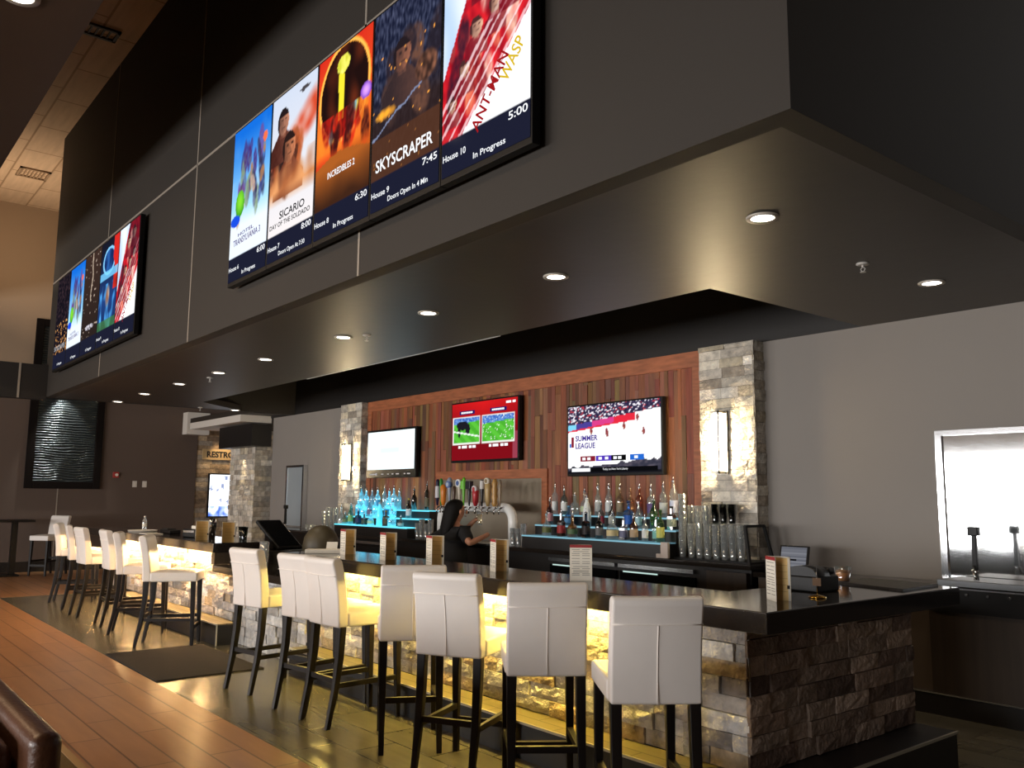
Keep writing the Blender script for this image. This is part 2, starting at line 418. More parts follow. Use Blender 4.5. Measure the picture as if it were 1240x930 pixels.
b = MB(); b.box((-14.2, YS+.02, 0), (-9.042, YS+.2, ZB-TH)); b.box((-9.25, YS+.2, 0), (-9.042, 4.0, ZB-TH)); b.xf(T0).build('core_wall', M_core, t)
b = MB(); veneer(b, (-14.2, YS, 0), (1, 0, 0), (0, -1, 0), 5.158, .213, ZB-TH, .088, (.16, .42), BARC)
b.xf(T0).build('stone_veneer', M_stone, t, fix=False)
B((-9.13, YC+.02, .8), (-9.042, YS+.3, ZB-TH)).xf(T0).build('end_panel', M_cab, t)

def tops(label, poly, z1, th, loc):
    o = MB().prism([(x-loc[0], y-loc[1]) for x, y in poly], z1-th-loc[2], z1-loc[2]).build('bar_counter', M_counter, None, .006, 2)
    o.location = loc; return tag(o, label, 'counter')
tops('long dark polished counter of the near bar with its return at the right end', [(-7.35, YC), (XR, YC), (XR, 5.28), (-2.98, 5.28), (-2.98, 3.97), (-7.35, 3.97)], ZB, TH, (-5, 3.6, ZB-TH))
tops('low dark counter section between the near and far bars', [(-9.04, YC), (-7.353, YC), (-7.353, 3.97), (-9.04, 3.97)], .80, .07, (-8.2, 3.6, .73))
tops('dark polished counter of the far bar behind the far stools', [(-14.2, YC), (-9.042, YC), (-9.042, 3.97), (-14.2, 3.97)], ZB, TH, (-11.5, 3.6, ZB-TH))
for nm, x0, x1, M, lb in (('led_strip', -7.25, -3.3, M_led, 'warm led strip under the edge of the near bar counter'), ('led_strip', -14.1, -9.25, M_led2, 'amber led strip under the edge of the far bar counter')):
    o = B((0, 0, 0), (x1-x0, .018, .012)).build(nm, M, None); o.location = (x0, 3.515, ZB-TH-.012); tag(o, lb, 'led strip')

# foot steps
M_step = plank_floor('olive_step_tile', rgb(126, 116, 84), rgb(116, 106, 78), rgb(84, 76, 54), .6, .14, .4)
def step(label, boxes, trims, loc):
    t = thing('foot_step', label, 'foot step', loc); T = Matrix.Translation(Vector(loc)*-1)
    b = MB(); c = MB(); d = MB()
    for lo, hi in boxes:
        b.box(lo, (hi[0], hi[1], hi[2]-.012)); c.box((lo[0], lo[1], hi[2]-.012), hi)
    for lo, hi in trims: d.box(lo, hi)
    b.xf(T).build('riser', M_black, t)
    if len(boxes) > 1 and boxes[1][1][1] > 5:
        e = MB(); lo, hi = boxes[1]; e.box((lo[0], lo[1], hi[2]-.012), hi); e.xf(T).build('shaded_end_tread', M_black, t); c = MB(); lo, hi = boxes[0]; c.box((lo[0], lo[1], hi[2]-.012), hi)  # end tread coloured black to stand in for shade on that side
    c.xf(T).build('tread', M_step, t); d.xf(T).build('edge_trim', mat('aluminium_trim', rgb(205, 200, 185), .35, .6), t)
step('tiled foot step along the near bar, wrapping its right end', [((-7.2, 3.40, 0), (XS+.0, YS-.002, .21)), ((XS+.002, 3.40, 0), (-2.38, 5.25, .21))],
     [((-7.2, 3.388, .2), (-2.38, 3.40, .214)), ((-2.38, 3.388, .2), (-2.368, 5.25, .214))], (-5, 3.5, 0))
step('tiled foot step with black riser along the far bar', [((-12.6, 3.40, 0), (-9.05, YS-.002, .21)), ((-9.0499, 3.40, 0), (-8.9, YS-.035, .21))],
     [((-12.6, 3.388, .2), (-8.9, 3.40, .214)), ((-8.9, 3.388, 0), (-8.888, 3.40, .214))], (-11, 3.5, 0))
# floor mat before the low counter
o = B((-.77, -.46, 0), (.77, .46, .012)).build('floor_mat', M_mat, None, .004); o.location = (-8.25, 2.84, 0); tag(o, 'dark rectangular floor mat in front of the low counter gap', 'mat')

# ------------------------------------------------------------------ bar stools
def make_stool():
    t = thing('bar_stool', '', 'bar stool', (0, 0, 0))
    prof = [(-.255, .645), (-.258, .75), (-.272, .88), (-.296, 1.0), (-.318, 1.075), (-.308, 1.1), (-.268, 1.105), (-.24, 1.09), (-.222, 1.02), (-.198, .9), (-.182, .77), (-.178, .645)]
    b = MB(); rs = []
    for x in (-.2, -.1, 0, .1, .2):
        bow = -.016*(1-(x/.2)**2)
        rs.append([(x, y + bow*(1 if z > .7 else .5), z) for y, z in prof])
    b.rings(rs, None, True, True); bk = b.build('backrest', M_leather, t, .014, 3)
    def rear(z):
        for (y0, z0), (y1, z1) in zip(prof[:5], prof[1:6]):
            if z0 <= z <= z1: return y0 + (y1-y0)*(z-z0)/(z1-z0)
        return prof[4][0]
    s = MB()
    s.path([(x, rear(.985) - .016*(1-(x/.2)**2) - .001, .985) for x in (-.198, -.14, -.07, 0, .07, .14, .198)], .0035, 6)
    s.path([(0, rear(z) - .017, z) for z in (.65, .7, .76, .82, .88, .94, .985)], .003, 6)
    s.build('seam', M_seam, bk)
    b = MB(); b.box((-.205, -.185, .645), (.205, .275, .74))
    b2 = MB(); nx, ny = 6, 6
    for i in range(nx+1):
        for j in range(ny+1):
            x = -.19 + .38*i/nx; y = -.17 + .43*j/ny
            h = .738 + .022*(1-(2*i/nx-1)**4)*(1-(2*j/ny-1)**4)
            b2.v.append((x, y, h))
    b.build('seat', M_leather, t, .016, 3)
    for i in range(nx):
        for j in range(ny):
            a = i*(ny+1)+j; b2.face((a, a+ny+1, a+ny+2, a+1), None, True)
    b2.build('seat_pad', M_leather, t, fix=True)
    for sx in (-1, 1):
        MB().bar((sx*.172, .235, .65), (sx*.176, .25, 0), .024, .016).build('leg', M_leg, t, .004)
        rs = []
        for y, z, w in ((-.215, .65, .025), (-.225, .45, .023), (-.25, .25, .02), (-.30, 0, .016)):
            rs.append([(sx*.172 + a*w, y + c*w, z) for a, c in ((-1, -1), (1, -1), (1, 1), (-1, 1))])
        MB().rings(rs, None, True, False).build('leg', M_leg, t, .004)
        MB().bar((sx*.173, -.24, .27), (sx*.174, .24, .27), .016, None, None, .009).build('stretcher', M_leg, t)
    MB().bar((-.172, .243, .19), (.172, .243, .19), .018, None, None, .011).build('footrest', M_leg, t)
    MB().bar((-.172, -.242, .30), (.172, -.242, .30), .016, None, None, .009).build('stretcher', M_leg, t)
    return t
ST = [  # x y yaw label group
 (-6.80, 3.06, 10, 'white leather bar stool standing alone by the dark mat, before the low counter', 'stools at the near bar'),
 (-5.95, 3.09, 10, 'white leather bar stool half hidden, its back touching the neighbour on its right', 'stools at the near bar'),
 (-5.51, 3.09, 3, 'white leather bar stool with glowing yellow seat side, right of the touching pair', 'stools at the near bar'),
 (-4.80, 3.09, 60, 'white leather bar stool turned sideways, mostly behind a stool set before it', 'stools at the near bar'),
 (-4.15, 3.06, 29, 'white leather bar stool overlapping the turned one, yellow glow on its right side', 'stools at the near bar'),
 (-3.50, 3.07, 54, 'white leather bar stool second from the stone corner, squarely back to view', 'stools at the near bar'),
 (-2.78, 3.06, 54, 'white leather bar stool nearest the stone corner of the bar', 'stools at the near bar'),
 (-13.75, 3.16, -22, 'white leather bar stool at the very end of the far bar row', 'stools at the far bar'),
 (-12.85, 3.11, -12, 'white leather bar stool between two others in the farther trio', 'stools at the far bar'),
 (-12.05, 3.06, 2, 'white leather bar stool with bright seat visible, last of the farther trio', 'stools at the far bar'),
 (-11.03, 3.10, -3, 'narrow-looking white leather bar stool, first of the closer far-bar trio', 'stools at the far bar'),
 (-10.28, 3.05, -22, 'white leather bar stool in the middle of the closer far-bar trio', 'stools at the far bar'),
 (-9.26, 3.05, -30, 'white leather bar stool turned to show its inner back, nearest the mat', 'stools at the far bar'),
 (-18.4, 3.71, 218, 'white leather bar stool beside the dark high table by the far wall', None),
]
stool = make_stool()
for i, (x, y, a, lb, g) in enumerate(ST):
    if i == 0:
        o = stool; o.location = (x, y, 0); o.rotation_euler = (0, 0, math.radians(a)); o['label'] = lb; o['group'] = g
    else:
        o = dup(stool, (x, y, 0), math.radians(a), lb, g)
        if not g and 'group' in o: del o['group']
# high table by the far wall
t = thing('high_table', 'dark square-topped high pedestal table by the far wall', 'table', (-18.6, 3.1, 0))
B((-.35, -.5, .99), (.35, .33, 1.03)).build('tabletop', M_leg, t, .006)
B((-.05, .0, .03), (.05, .1, .99)).build('pedestal', M_leg, t); B((-.28, -.25, 0), (.28, .14, .03)).build('base', M_leg, t, .008)

# ------------------------------------------------------------------ text
def text(s, w, h, M, parent, loc, rz=0, rx=PI/2, name='lettering', rot=0, align='CENTER', bold=0.0):
    cu = D.curves.new('txt', 'FONT'); cu.body = s; cu.align_x = align; cu.align_y = 'CENTER'; cu.extrude = 0.0; cu.resolution_u = 3; cu.offset = bold
    to = D.objects.new('txt', cu); COL.objects.link(to)
    bpy.context.view_layer.update()
    dg = bpy.context.evaluated_depsgraph_get(); me = D.meshes.new_from_object(to.evaluated_get(dg))
    D.objects.remove(to); D.curves.remove(cu)
    xs = [v.co.x for v in me.vertices]; ys = [v.co.y for v in me.vertices]
    W, Hh = max(xs)-min(xs), max(ys)-min(ys); cx, cyy = (max(xs)+min(xs))/2, (max(ys)+min(ys))/2
    sy_ = h/Hh; sx = (w/W) if w else sy_
    Mx = Matrix.Rotation(rz, 4, 'Z') @ Matrix.Rotation(rx, 4, 'X') @ Matrix.Rotation(rot, 4, 'Z') @ Matrix.Diagonal((sx, sy_, 1, 1)) @ Matrix.Translation((-cx, -cyy, 0))
    me.transform(Mx); me.materials.append(M); me.name = name
    o = D.objects.new(name, me); COL.objects.link(o); o.location = loc
    if parent: o.parent = parent
    return o

def nz(u, v, s, k=0): return noise.noise(Vector((u*s, v*s, k*7.3)))
def mix(a, b, t): t = max(0, min(1, t)); return tuple(x + (y-x)*t for x, y in zip(a, b))
def c255(*c): return tuple(x/255 for x in c)
def picture(nx, ny, w, h, fn, parent, y, name='screen_image', M=None):
    """a screen's glowing picture: a fine grid of coloured cells on the glass"""
    me = D.meshes.new(name); vs = []; fs = []; cs = []
    for j in range(ny+1):
        for i in range(nx+1):
            vs.append((-w/2 + w*i/nx, y, h*j/ny)); c = fn(i/nx, j/ny); cs.append(s2l(tuple(max(0, min(1, q)) for q in c)))
    for j in range(ny):
        for i in range(nx):
            a = j*(nx+1)+i; fs.append((a, a+1, a+nx+2, a+nx+1))
    me.from_pydata(vs, [], fs); at = me.color_attributes.new('Col', 'FLOAT_COLOR', 'POINT')
    for i, c in enumerate(cs): at.data[i].color = (*c, 1)
    me.materials.append(M or M_scr); o = D.objects.new(name, me); COL.objects.link(o); o.parent = parent
    return o

FOOT = .155  # share of the display taken by the footer
NAVY = c255(26, 28, 46)
def poster(fn):
    def f(u, v):
        if v < FOOT: return NAVY
        return fn(u, (v-FOOT)/(1-FOOT))
    return f
def blob(u, v, x, y, rx, ry): return max(0, 1 - ((u-x)/rx)**2 - ((v-y)/ry)**2)
def blobs(seed, n, xr, yr, rr, ar, cols):
    q = random.Random(seed); return [(q.uniform(*xr), q.uniform(*yr), q.uniform(*rr), q.uniform(*ar), q.choice(cols), q.uniform(-.5, .5)) for _ in range(n)]
def lay(c, u, v, bl):
    for x, y, r, a, col, sk in bl:
        d = ((u - x - sk*(v-y))/r)**2 + ((v - y)/(r*a))**2
        if d < 1: c = mix(c, col, min(1, (1-d)*2.2)*(.75 + .5*nz(u, v, 26, 3)))
    return c
def bust(c, u, v, x, y, r, skin, hair, cloth):
    dx, dy = (u-x)/r, (v-y)/(r*.62); sh = .5 + .5*max(-1, min(1, dx*.9)) + .25*nz(u, v, 30, 4)
    if dy < -.7 and abs(dx) < .5 + min(1.5, (-.7-dy)*1.1) and dy > -3.2: c = mix(cloth, mix(cloth, skin, .35), sh*.8)
    if abs(dx) < .42 and -1.3 < dy < 0: c = mix(skin, cloth, 1-sh*.7)
    d = dx*dx*1.3 + dy*dy*.9
    if d < 1:
        c = mix(mix(skin, hair, .75), skin, sh)
        if dy > .42 or dx < -.55: c = hair
        elif abs(dy-.12) < .09 and abs(abs(dx-.12)-.3) < .16: c = mix(hair, skin, .2)
        elif abs(dy+.48) < .06 and abs(dx-.12) < .25: c = mix(hair, skin, .4)
    return c
SKIN = c255(215, 165, 140)
BL1 = blobs(1, 34, (.2, .85), (.36, .80), (.04, .085), (1.1, 2.6), [c255(70, 45, 110), c255(50, 50, 80), c255(110, 70, 140), c255(130, 150, 120), c255(205, 170, 150), c255(90, 90, 120), c255(170, 120, 80), c255(60, 70, 130)])
BL2 = blobs(2, 22, (.05, .6), (.34, .6), (.06, .16), (.5, 1.3), [c255(60, 34, 28), c255(95, 50, 36), c255(130, 70, 46), c255(44, 30, 30), c255(180, 90, 50)])
BL3 = blobs(3, 26, (.08, .95), (.34, .60), (.04, .10), (.8, 2.2), [c255(205, 40, 24), c255(150, 24, 20), c255(60, 20, 20), c255(240, 200, 70), c255(235, 130, 40), c255(120, 170, 190)])
BL4 = blobs(4, 26, (.2, .98), (.34, .72), (.05, .15), (.5, 1.3), [c255(46, 36, 42), c255(70, 50, 46), c255(34, 30, 40), c255(104, 70, 56)])
BL5 = blobs(5, 34, (.0, .85), (.05, .98), (.04, .10), (1., 2.2), [c255(196, 26, 38), c255(120, 16, 28), c255(60, 24, 40), c255(225, 120, 90), c255(150, 60, 60), c255(235, 190, 170)])
def p_blue(u, v):
    c = mix(c255(160, 215, 245), c255(20, 105, 210), (v-.35)/.6); c = mix(c, c255(226, 236, 248), (.36-v)/.14)
    c = mix(c, c255(230, 225, 220), .6*max(0, nz(u, v*2, 5, 1))*(1 if v < .6 else .2))
    c = lay(c, u, v, BL1)
    if blob(u, v, .24, .40, .13, .11) > .1: c = mix(c255(60, 150, 30), c255(130, 215, 50), blob(u, v, .24, .42, .13, .11))
    if blob(u, v, .13, .28, .14, .045) > .1: c = c255(25, 75, 215)
    if blob(u, v, .86, .80, .06, .04) > .1: c = c255(235, 110, 70)
    return c
def p_war(u, v):
    c = mix(c255(232, 226, 226), c255(198, 208, 226), v)
    n = .5 + .6*nz(u, v*1.2, 6, 4)
    t = 1 - abs((v-.60) - (u-.5)*.35)/.16
    if t > 0: c = mix(c, mix(c255(235, 90, 40), c255(190, 50, 28), n), min(1, t*1.6)*n*1.3)
    c = lay(c, u, v, BL2)
    c = bust(c, u, v, .26, .80, .15, c255(206, 140, 110), c255(34, 24, 26), c255(70, 34, 28))
    c = bust(c, u, v, .42, .585, .17, c255(210, 130, 90), c255(40, 26, 24), c255(96, 48, 34))
    if .2 < v < .5: c = mix(c, mix(c255(240, 170, 110), c255(150, 80, 46), n), min(1, (v-.2)*9, max(0, .5-v+.12*nz(u, v, 7, 9))*7))
    if blob(u, v, .74, .93, .12, .012) > 0 or blob(u, v, .70, .925, .04, .02) > 0: c = c255(70, 66, 70)
    return c
def p_ring(u, v):
    c = mix(c255(240, 120, 40), c255(205, 40, 28), (v-.4)*1.6 + .3*nz(u, v, 3, 1)); e = ((u-.5)/.46)**2 + ((v-.70)/.31)**2
    if e < 1.12: c = mix(c255(255, 200, 90), c255(240, 120, 40), abs(e-1)*7)
    if e < .92: c = mix(c255(30, 15, 14), c255(110, 44, 24), nz(u, v, 5, 7)+.15)
    if abs(u-.46-.02*nz(u, v, 8, 2)) < .05 and .52 < v < .84: c = c255(240, 220, 50)
    if blob(u, v, .48, .88, .12, .06) > 0: c = mix(c255(250, 240, 120), c255(205, 205, 60), nz(u, v, 20, 2)+.5)
    if v < .58: c = lay(c, u, v, BL3)
    if v < .36: c = mix(c, mix(c255(210, 60, 28), c255(190, 90, 30), u + nz(u, v, 7, 3)), min(1, (.36-v)*14))
    if v < .27 + .05*math.sin(u*3.5): c = mix(c255(165, 88, 34), c255(60, 34, 22), (.27-v)/.24 + .25*nz(u, v, 4, 9))
    if blob(u, v, .91, .60, .10, .055) > .1: c = mix(c255(100, 50, 170), c255(220, 160, 250), blob(u, v, .91, .6, .1, .055))
    return c
def p_city(u, v):
    n = nz(u*2.2, v*1.4, 15, 10) + .6*nz(u*5, v*2.2, 15, 12); c = mix(c255(22, 26, 46), c255(104, 110, 138), n*.6+.22)
    if v < .5: c = mix(c, c255(44, 30, 28), min(.85, (.5-v)*5))
    c = lay(c, u, v, BL4)
    c = bust(c, u, v, .44, .66, .15, c255(150, 96, 74), c255(34, 26, 30), c255(50, 38, 40))
    e = blob(u, v, .80, .50, .17, .09)
    if e > 0: c = mix(c, mix(c255(50, 34, 30), c255(150, 98, 74), nz(u, v, 20, 13)+.4), min(1, e*3))
    q = nz(u, v, 34, 13)
    if v < .72 and q > .60: c = c255(255, 170, 70)
    e = blob(u, v, .2, .37, .2, .04) + .3*nz(u, v, 18, 6)
    if e > .3: c = mix(c, c255(255, 170, 50), e)
    if u < .75 and abs((v-.27) - (u-.1)*.24 - .02*nz(u, v, 9, 4)) < .007: c = c255(120, 130, 160)
    if v < .24: c = mix(c, c255(92, 54, 34), .65)
    return c
def p_diag(u, v):
    c = c255(249, 249, 253); e = (v + .15)/.6 - u; f = u - (v-.33)*.75
    if f < 0: c = mix(c255(150, 185, 235), c255(250, 250, 252), nz(u, v, 4, 15)*.6 + .9 - v*.4)
    elif e > 0:
        n = nz(u*2, v*2, 7, 14); c = mix(c255(214, 34, 44), c255(140, 14, 30), n+.35); c = lay(c, u, v, BL5)
        for x, y, r in ((.12, .18, .06), (.26, .34, .07), (.40, .52, .085), (.62, .58, .08), (.80, .66, .09), (.50, .80, .1), (.75, .88, .1)):
            if abs(u-x) < r*1.6 and -.16 < v-y < .09: c = bust(c, u, v, x, y, r, c255(228, 180, 150), c255(70, 40, 40), c255(120, 20, 34))
        if v > .62 and u > .6: c = mix(c, c255(40, 14, 30), .5)
        for k, w in ((.03, .02), (.16, .012), (.30, .02), (.42, .012), (.52, .025)):
            if abs(e-k) < w: c = mix(c, c255(250, 235, 238), .7 if v < .5 else .3)
    return c
def p_brown(u, v):
    c = mix(c255(40, 31, 28), c255(58, 42, 36), v); q = nz(u, v*1.8, 15, 16)
    if q > .52: c = c255(190, 170, 155)
    w = .5 + .14*nz(0, v, 5, 17)
    if abs(u-w) < .025 + .02*nz(0, v, 20, 3) and v > .42: c = c255(185, 165, 145)
    if blob(u, v, .5, .12, .26, .03) > 0 and nz(u, v, 40, 2) > -.1: c = c255(200, 195, 205)
    return c
def p_lagoon(u, v):
    c = mix(c255(30, 60, 120), c255(22, 24, 38), abs(v-.3)*1.5)
    n = nz(u, v, 8, 18)
    if v < .5: c = mix(c, c255(80, 170, 240), max(0, n*1.6)); 
    e = ((u-.48)/.36)**2 + ((v-.76)/.16)**2
    if .68 < e < 1: c = c255(130, 200, 245)
    elif e < .68: c = mix(c255(40, 90, 160), c255(20, 40, 90), n+.5)
    if u > .72 and v > .76 - (u-.72): c = c255(205, 40, 34)
    if .40 < v < .56 and u > .78: c = mix(c255(215, 50, 34), c255(120, 20, 20), n+.3)
    if .56 < v < .65: c = mix(c, c255(120, 205, 250), .8)
    e = blob(u, v, .5, .36, .13, .14)
    if e > 0: c = mix(c, mix(c255(250, 225, 190), c255(150, 90, 60), n+.5), e)
    if v < .10: c = mix(c, c255(66, 120, 56), .7)
    return c
def p_dark(u, v):
    n = nz(u*1.6, v*2.2, 12, 19) + .5*nz(u*4, v*4, 12, 20); c = mix(c255(18, 16, 24), c255(100, 70, 74), n*.7+.1)
    if v < .4 and n > .42: c = c255(230, 165, 95)
    return c

M_gold = emis('gold_text', rgb(225, 190, 40), 1.0); M_redt = emis('red_text', rgb(165, 25, 30), 1.0); M_dkt = emis('dark_text', rgb(30, 30, 36), .6); M_purt = emis('purple_text', rgb(82, 60, 130), .9)
M_dim = emis('dim_text', rgb(200, 200, 205), .8)
def display(label, x0, x1, z0, z1, fn, house, clock, note, title, group):
    w = x1-x0; h = z1-z0
    t = thing('cinema_display', label, 'display', ((x0+x1)/2, YF-.095, z0), 0, group)
    b = MB(); b.box((-w/2+.002, 0, 0), (w/2-.002, .055, h)); b.build('bezel', M_blackp, t, .004)
    B((-w*.3, .055, h*.2), (w*.3, .093, h*.8)).build('wall_mount', M_blackp, t)
    e = .016
    p = picture(72, 120, w-2*e, h-2*e-.02, poster(fn), t, 0); p.location = (0, -.003, e+.02)
    iw = w-2*e; fh = (h-2*e-.02)*FOOT; zb = e+.02
    if house: text(house, iw*.28, fh*.19, M_txt, t, (-iw*.34, -.006, zb+fh*.52), bold=.012)
    if clock: text(clock, iw*.2, fh*.22, M_txt, t, (iw*.38, -.006, zb+fh*.80), bold=.012)
    if note: text(note, iw*(.36 if len(note) < 14 else .58), fh*.22, M_txt, t, (0.07*iw, -.006, zb+fh*.2), bold=.012)
    for (s, tw, th_, M, x, z, ro) in title: text(s, tw*iw, th_*h, M, t, (x*iw, -.007, z*h), 0, PI/2, 'title', ro, bold=.016)
    return t
T_hotel = [('HOTEL', .42, .022, M_purt, -.05, .305, .03), ('TRANSYLVANIA 3', .72, .04, M_purt, -.02, .265, .03)]
T_sic = [('SICARIO', .56, .045, M_dkt, .05, .275, 0), ('DAY OF THE SOLDADO', .9, .028, M_dkt, 0, .225, 0)]
T_inc = [('INCREDIBLES 2', .5, .034, M_txt, 0, .335, 0)]
T_sky = [('SKYSCRAPER', .84, .06, M_txt, 0, .235, 0)]
T_ant = [('ANT-MAN', .56, .062, M_redt, .07, .285, .91), ('AND THE', .10, .012, M_redt, .19, .37, .91), ('WASP', .30, .066, M_gold, .315, .365, .88)]
X5 = [-7.325, -6.505, -5.68, -4.86, -4.035, -3.205]
near = [(p_blue, 'House 6', '6:00', 'In Progress', T_hotel, 'portrait cinema display with a bright blue sky poster, House 6'),
 (p_war, 'House 7', '8:00', 'Doors Open At 7:30', T_sic, 'portrait cinema display with the pale and orange SICARIO poster, House 7'),
 (p_ring, 'House 8', '6:30', 'In Progress', T_inc, 'portrait cinema display with a red and orange ringed poster, House 8'),
 (p_city, 'House 9', '7:45', 'Doors Open In 4 Min', T_sky, 'portrait cinema display with the dark SKYSCRAPER poster, House 9'),
 (p_diag, 'House 10', '5:00', 'In Progress', T_ant, 'portrait cinema display with white and diagonal red poster, House 10')]
for i, (fn, a, c, d, ti, lb) in enumerate(near): display(lb, X5[i], X5[i+1], 3.32, 4.745, fn, a, c, d, ti, 'cinema displays in the near row')
X5 = [-14.24, -13.42, -12.59, -11.76, -10.94, -10.12]
far = [(p_dark, '', '', 'In Progress', [('SKYSCRAPER', .84, .05, M_dim, 0, .235, 0)], 'small-looking portrait display with a nearly black poster at the row end'),
 (p_blue, '', '', 'In Progress', T_hotel, 'portrait display with the blue sky poster in the far display row'),
 (p_brown, '', '', 'In Progress', [], 'portrait display with a dark brown speckled poster in the far row'),
 (p_lagoon, 'House 9', '', 'In Progress', [], 'portrait display with a glowing blue poster edged red in the far row'),
 (p_diag, 'House 10', '', 'In Progress', T_ant, 'portrait display with white and diagonal red poster in the far row')]
for i, (fn, a, c, d, ti, lb) in enumerate(far): display(lb, X5[i], X5[i+1], 3.315, 4.72, fn, a, c, d, ti, 'cinema displays in the far row')

# ------------------------------------------------------------------ ceiling fittings
SPOTS = []
def downlight(x, y, label, pw=26, group='downlights over the bar'):
    t = thing('downlight', label, 'ceiling light', (x, y, ZS-.012), 0, group)
    MB().lathe([(.062, .004), (.085, 0), (.088, .006), (.088, .012)], 24, cap=False).build('trim_ring', mat('pale_trim_ring', rgb(190, 182, 170), .4), t)
    MB().lathe([(.001, .006), (.063, .006)], 24, cap=False).build('lens', M_lamp, t, fix=False)
    l = D.lights.new('spot', 'SPOT'); l.energy = pw; l.color = (1, .82, .6); l.spot_size = 1.5; l.spot_blend = .6; l.shadow_soft_size = .05
    lo = D.objects.new('spot', l); COL.objects.link(lo); lo.location = (x, y, ZS-.03); SPOTS.append(lo)
names = ['nearest the bulkhead corner', 'second from the bulkhead corner', 'third from the bulkhead corner', 'fourth from the bulkhead corner, beside a sprinkler', 'fifth from the bulkhead corner', 'sixth from the bulkhead corner', 'seventh from the bulkhead corner', 'eighth from the bulkhead corner', 'last, at the far end of the bulkhead']
for x, nm in zip((-2.62, -4.27, -5.83, -7.28, -9.07, -10.47, -11.91, -13.47, -14.9), names):
    downlight(x, 3.86, 'round recessed downlight in the long soffit row, ' + nm)
downlight(-2.69, 5.94, 'round recessed downlight above the right end of the bar, by the grey wall')
downlight(-14.93, 5.83, 'round recessed downlight near the white box over the restroom way', 12)
def sprinkler(x, y, label):
    t = thing('sprinkler_head', label, 'sprinkler', (x, y, ZS-.06), 0, 'ceiling sprinklers')
    m = mat('white_metal', rgb(200, 195, 188), .4)
    MB().lathe([(.04, .06), (.04, .05), (.015, .048)], 16).build('escutcheon', m, t)
    b = MB(); b.tube((0, 0, .05), (0, 0, .03), .008); b.path([(-.002, 0, .035), (-.016, 0, .022), (-.004, 0, .006)], .003, 6); b.path([(.002, 0, .035), (.016, 0, .022), (.004, 0, .006)], .003, 6); b.build('frame_arms', m, t)
    MB().lathe([(.018, .0), (.018, .004)], 12).build('deflector', m, t)
sprinkler(-2.745, 5.12, 'small ceiling sprinkler between two downlights at the right end')
sprinkler(-7.03, 3.97, 'small ceiling sprinkler right beside the fourth downlight')
sprinkler(-10.99, 3.94, 'small ceiling sprinkler over the far bar')
sprinkler(-14.9, 5.2, 'small ceiling sprinkler just above the white box by the restrooms')
def vent(x, y, w, d, label, dark):
    t = thing('ceiling_vent', label, 'vent', (x, y, ZC-.03), 0, 'ceiling vents'); m = mat('vent_dark' if dark else 'vent_grey', rgb(34, 26, 20) if dark else rgb(150, 128, 104), .6)
    b = MB(); b.box((-w/2, -d/2, 0), (w/2, -d/2+.04, .03)); b.box((-w/2, d/2-.04, 0), (w/2, d/2, .03)); b.box((-w/2, -d/2, 0), (-w/2+.04, d/2, .03)); b.box((w/2-.04, -d/2, 0), (w/2, d/2, .03)); b.build('frame', m, t)
    b = MB()
    for k in range(7): b.box((-w/2+.04, -d/2+.05+k*(d-.1)/7, .008), (w/2-.04, -d/2+.05+k*(d-.1)/7+.02, .03))
    b.build('louvre', m, t)
vent(-11.2, 2.31, .3, .6, 'dark ceiling vent between the two bulkheads', True)
vent(-17.2, 2.75, .5, .5, 'pale square ceiling vent above the far wall', False)
t = thing('lobby_downlight', 'bright ceiling light in the dark lobby bulkhead, top corner', 'ceiling light', (-6.6, .88, 4.985))
MB().lathe([(.09, .004), (.13, 0), (.13, .02)], 24, cap=False).build('trim_ring', M_joint, t); MB().lathe([(.001, .006), (.1, .006)], 24, cap=False).build('lens', M_lamp, t, fix=False)

# ------------------------------------------------------------------ back wall: pillars, wood panel, sconces
def pillar(label, x0, x1, y0, y1, z1, cols, right=True):
    o = thing('stone_pillar', label, 'pillar', ((x0+x1)/2, (y0+y1)/2, 0)); o['kind'] = 'structure'
    T = Matrix.Translation((-(x0+x1)/2, -(y0+y1)/2, 0))
    B((x0+.03, y0+.03, 0), (x1-.03, y1, z1)).xf(T).build('core_wall', M_stonecore, o)
    b = MB(); veneer(b, (x0, y0+.012, 0), (1, 0, 0), (0, -1, 0), x1-x0, 0, z1, .1, (.15, .36), cols, (.002, .02))
    b.xf(T).build('stone_veneer', M_stone, o, fix=False)
    if right:
        b = MB(); veneer(b, (x1-.012, y0, 0), (0, 1, 0), (1, 0, 0), y1-y0, 0, z1, .1, (.15, .3), [tuple(.75*q for q in c) for c in cols], (.002, .02))  # side face stones darkened in colour to imitate shade
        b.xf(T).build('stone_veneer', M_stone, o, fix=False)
    return o
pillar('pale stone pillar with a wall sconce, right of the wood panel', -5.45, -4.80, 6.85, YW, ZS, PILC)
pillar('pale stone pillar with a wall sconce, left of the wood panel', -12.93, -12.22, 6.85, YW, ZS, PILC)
pillar('stone pillar with a black cap beside the restroom sign', -17.5, -16.23, 6.78, YW+.1, 2.46, PILC)
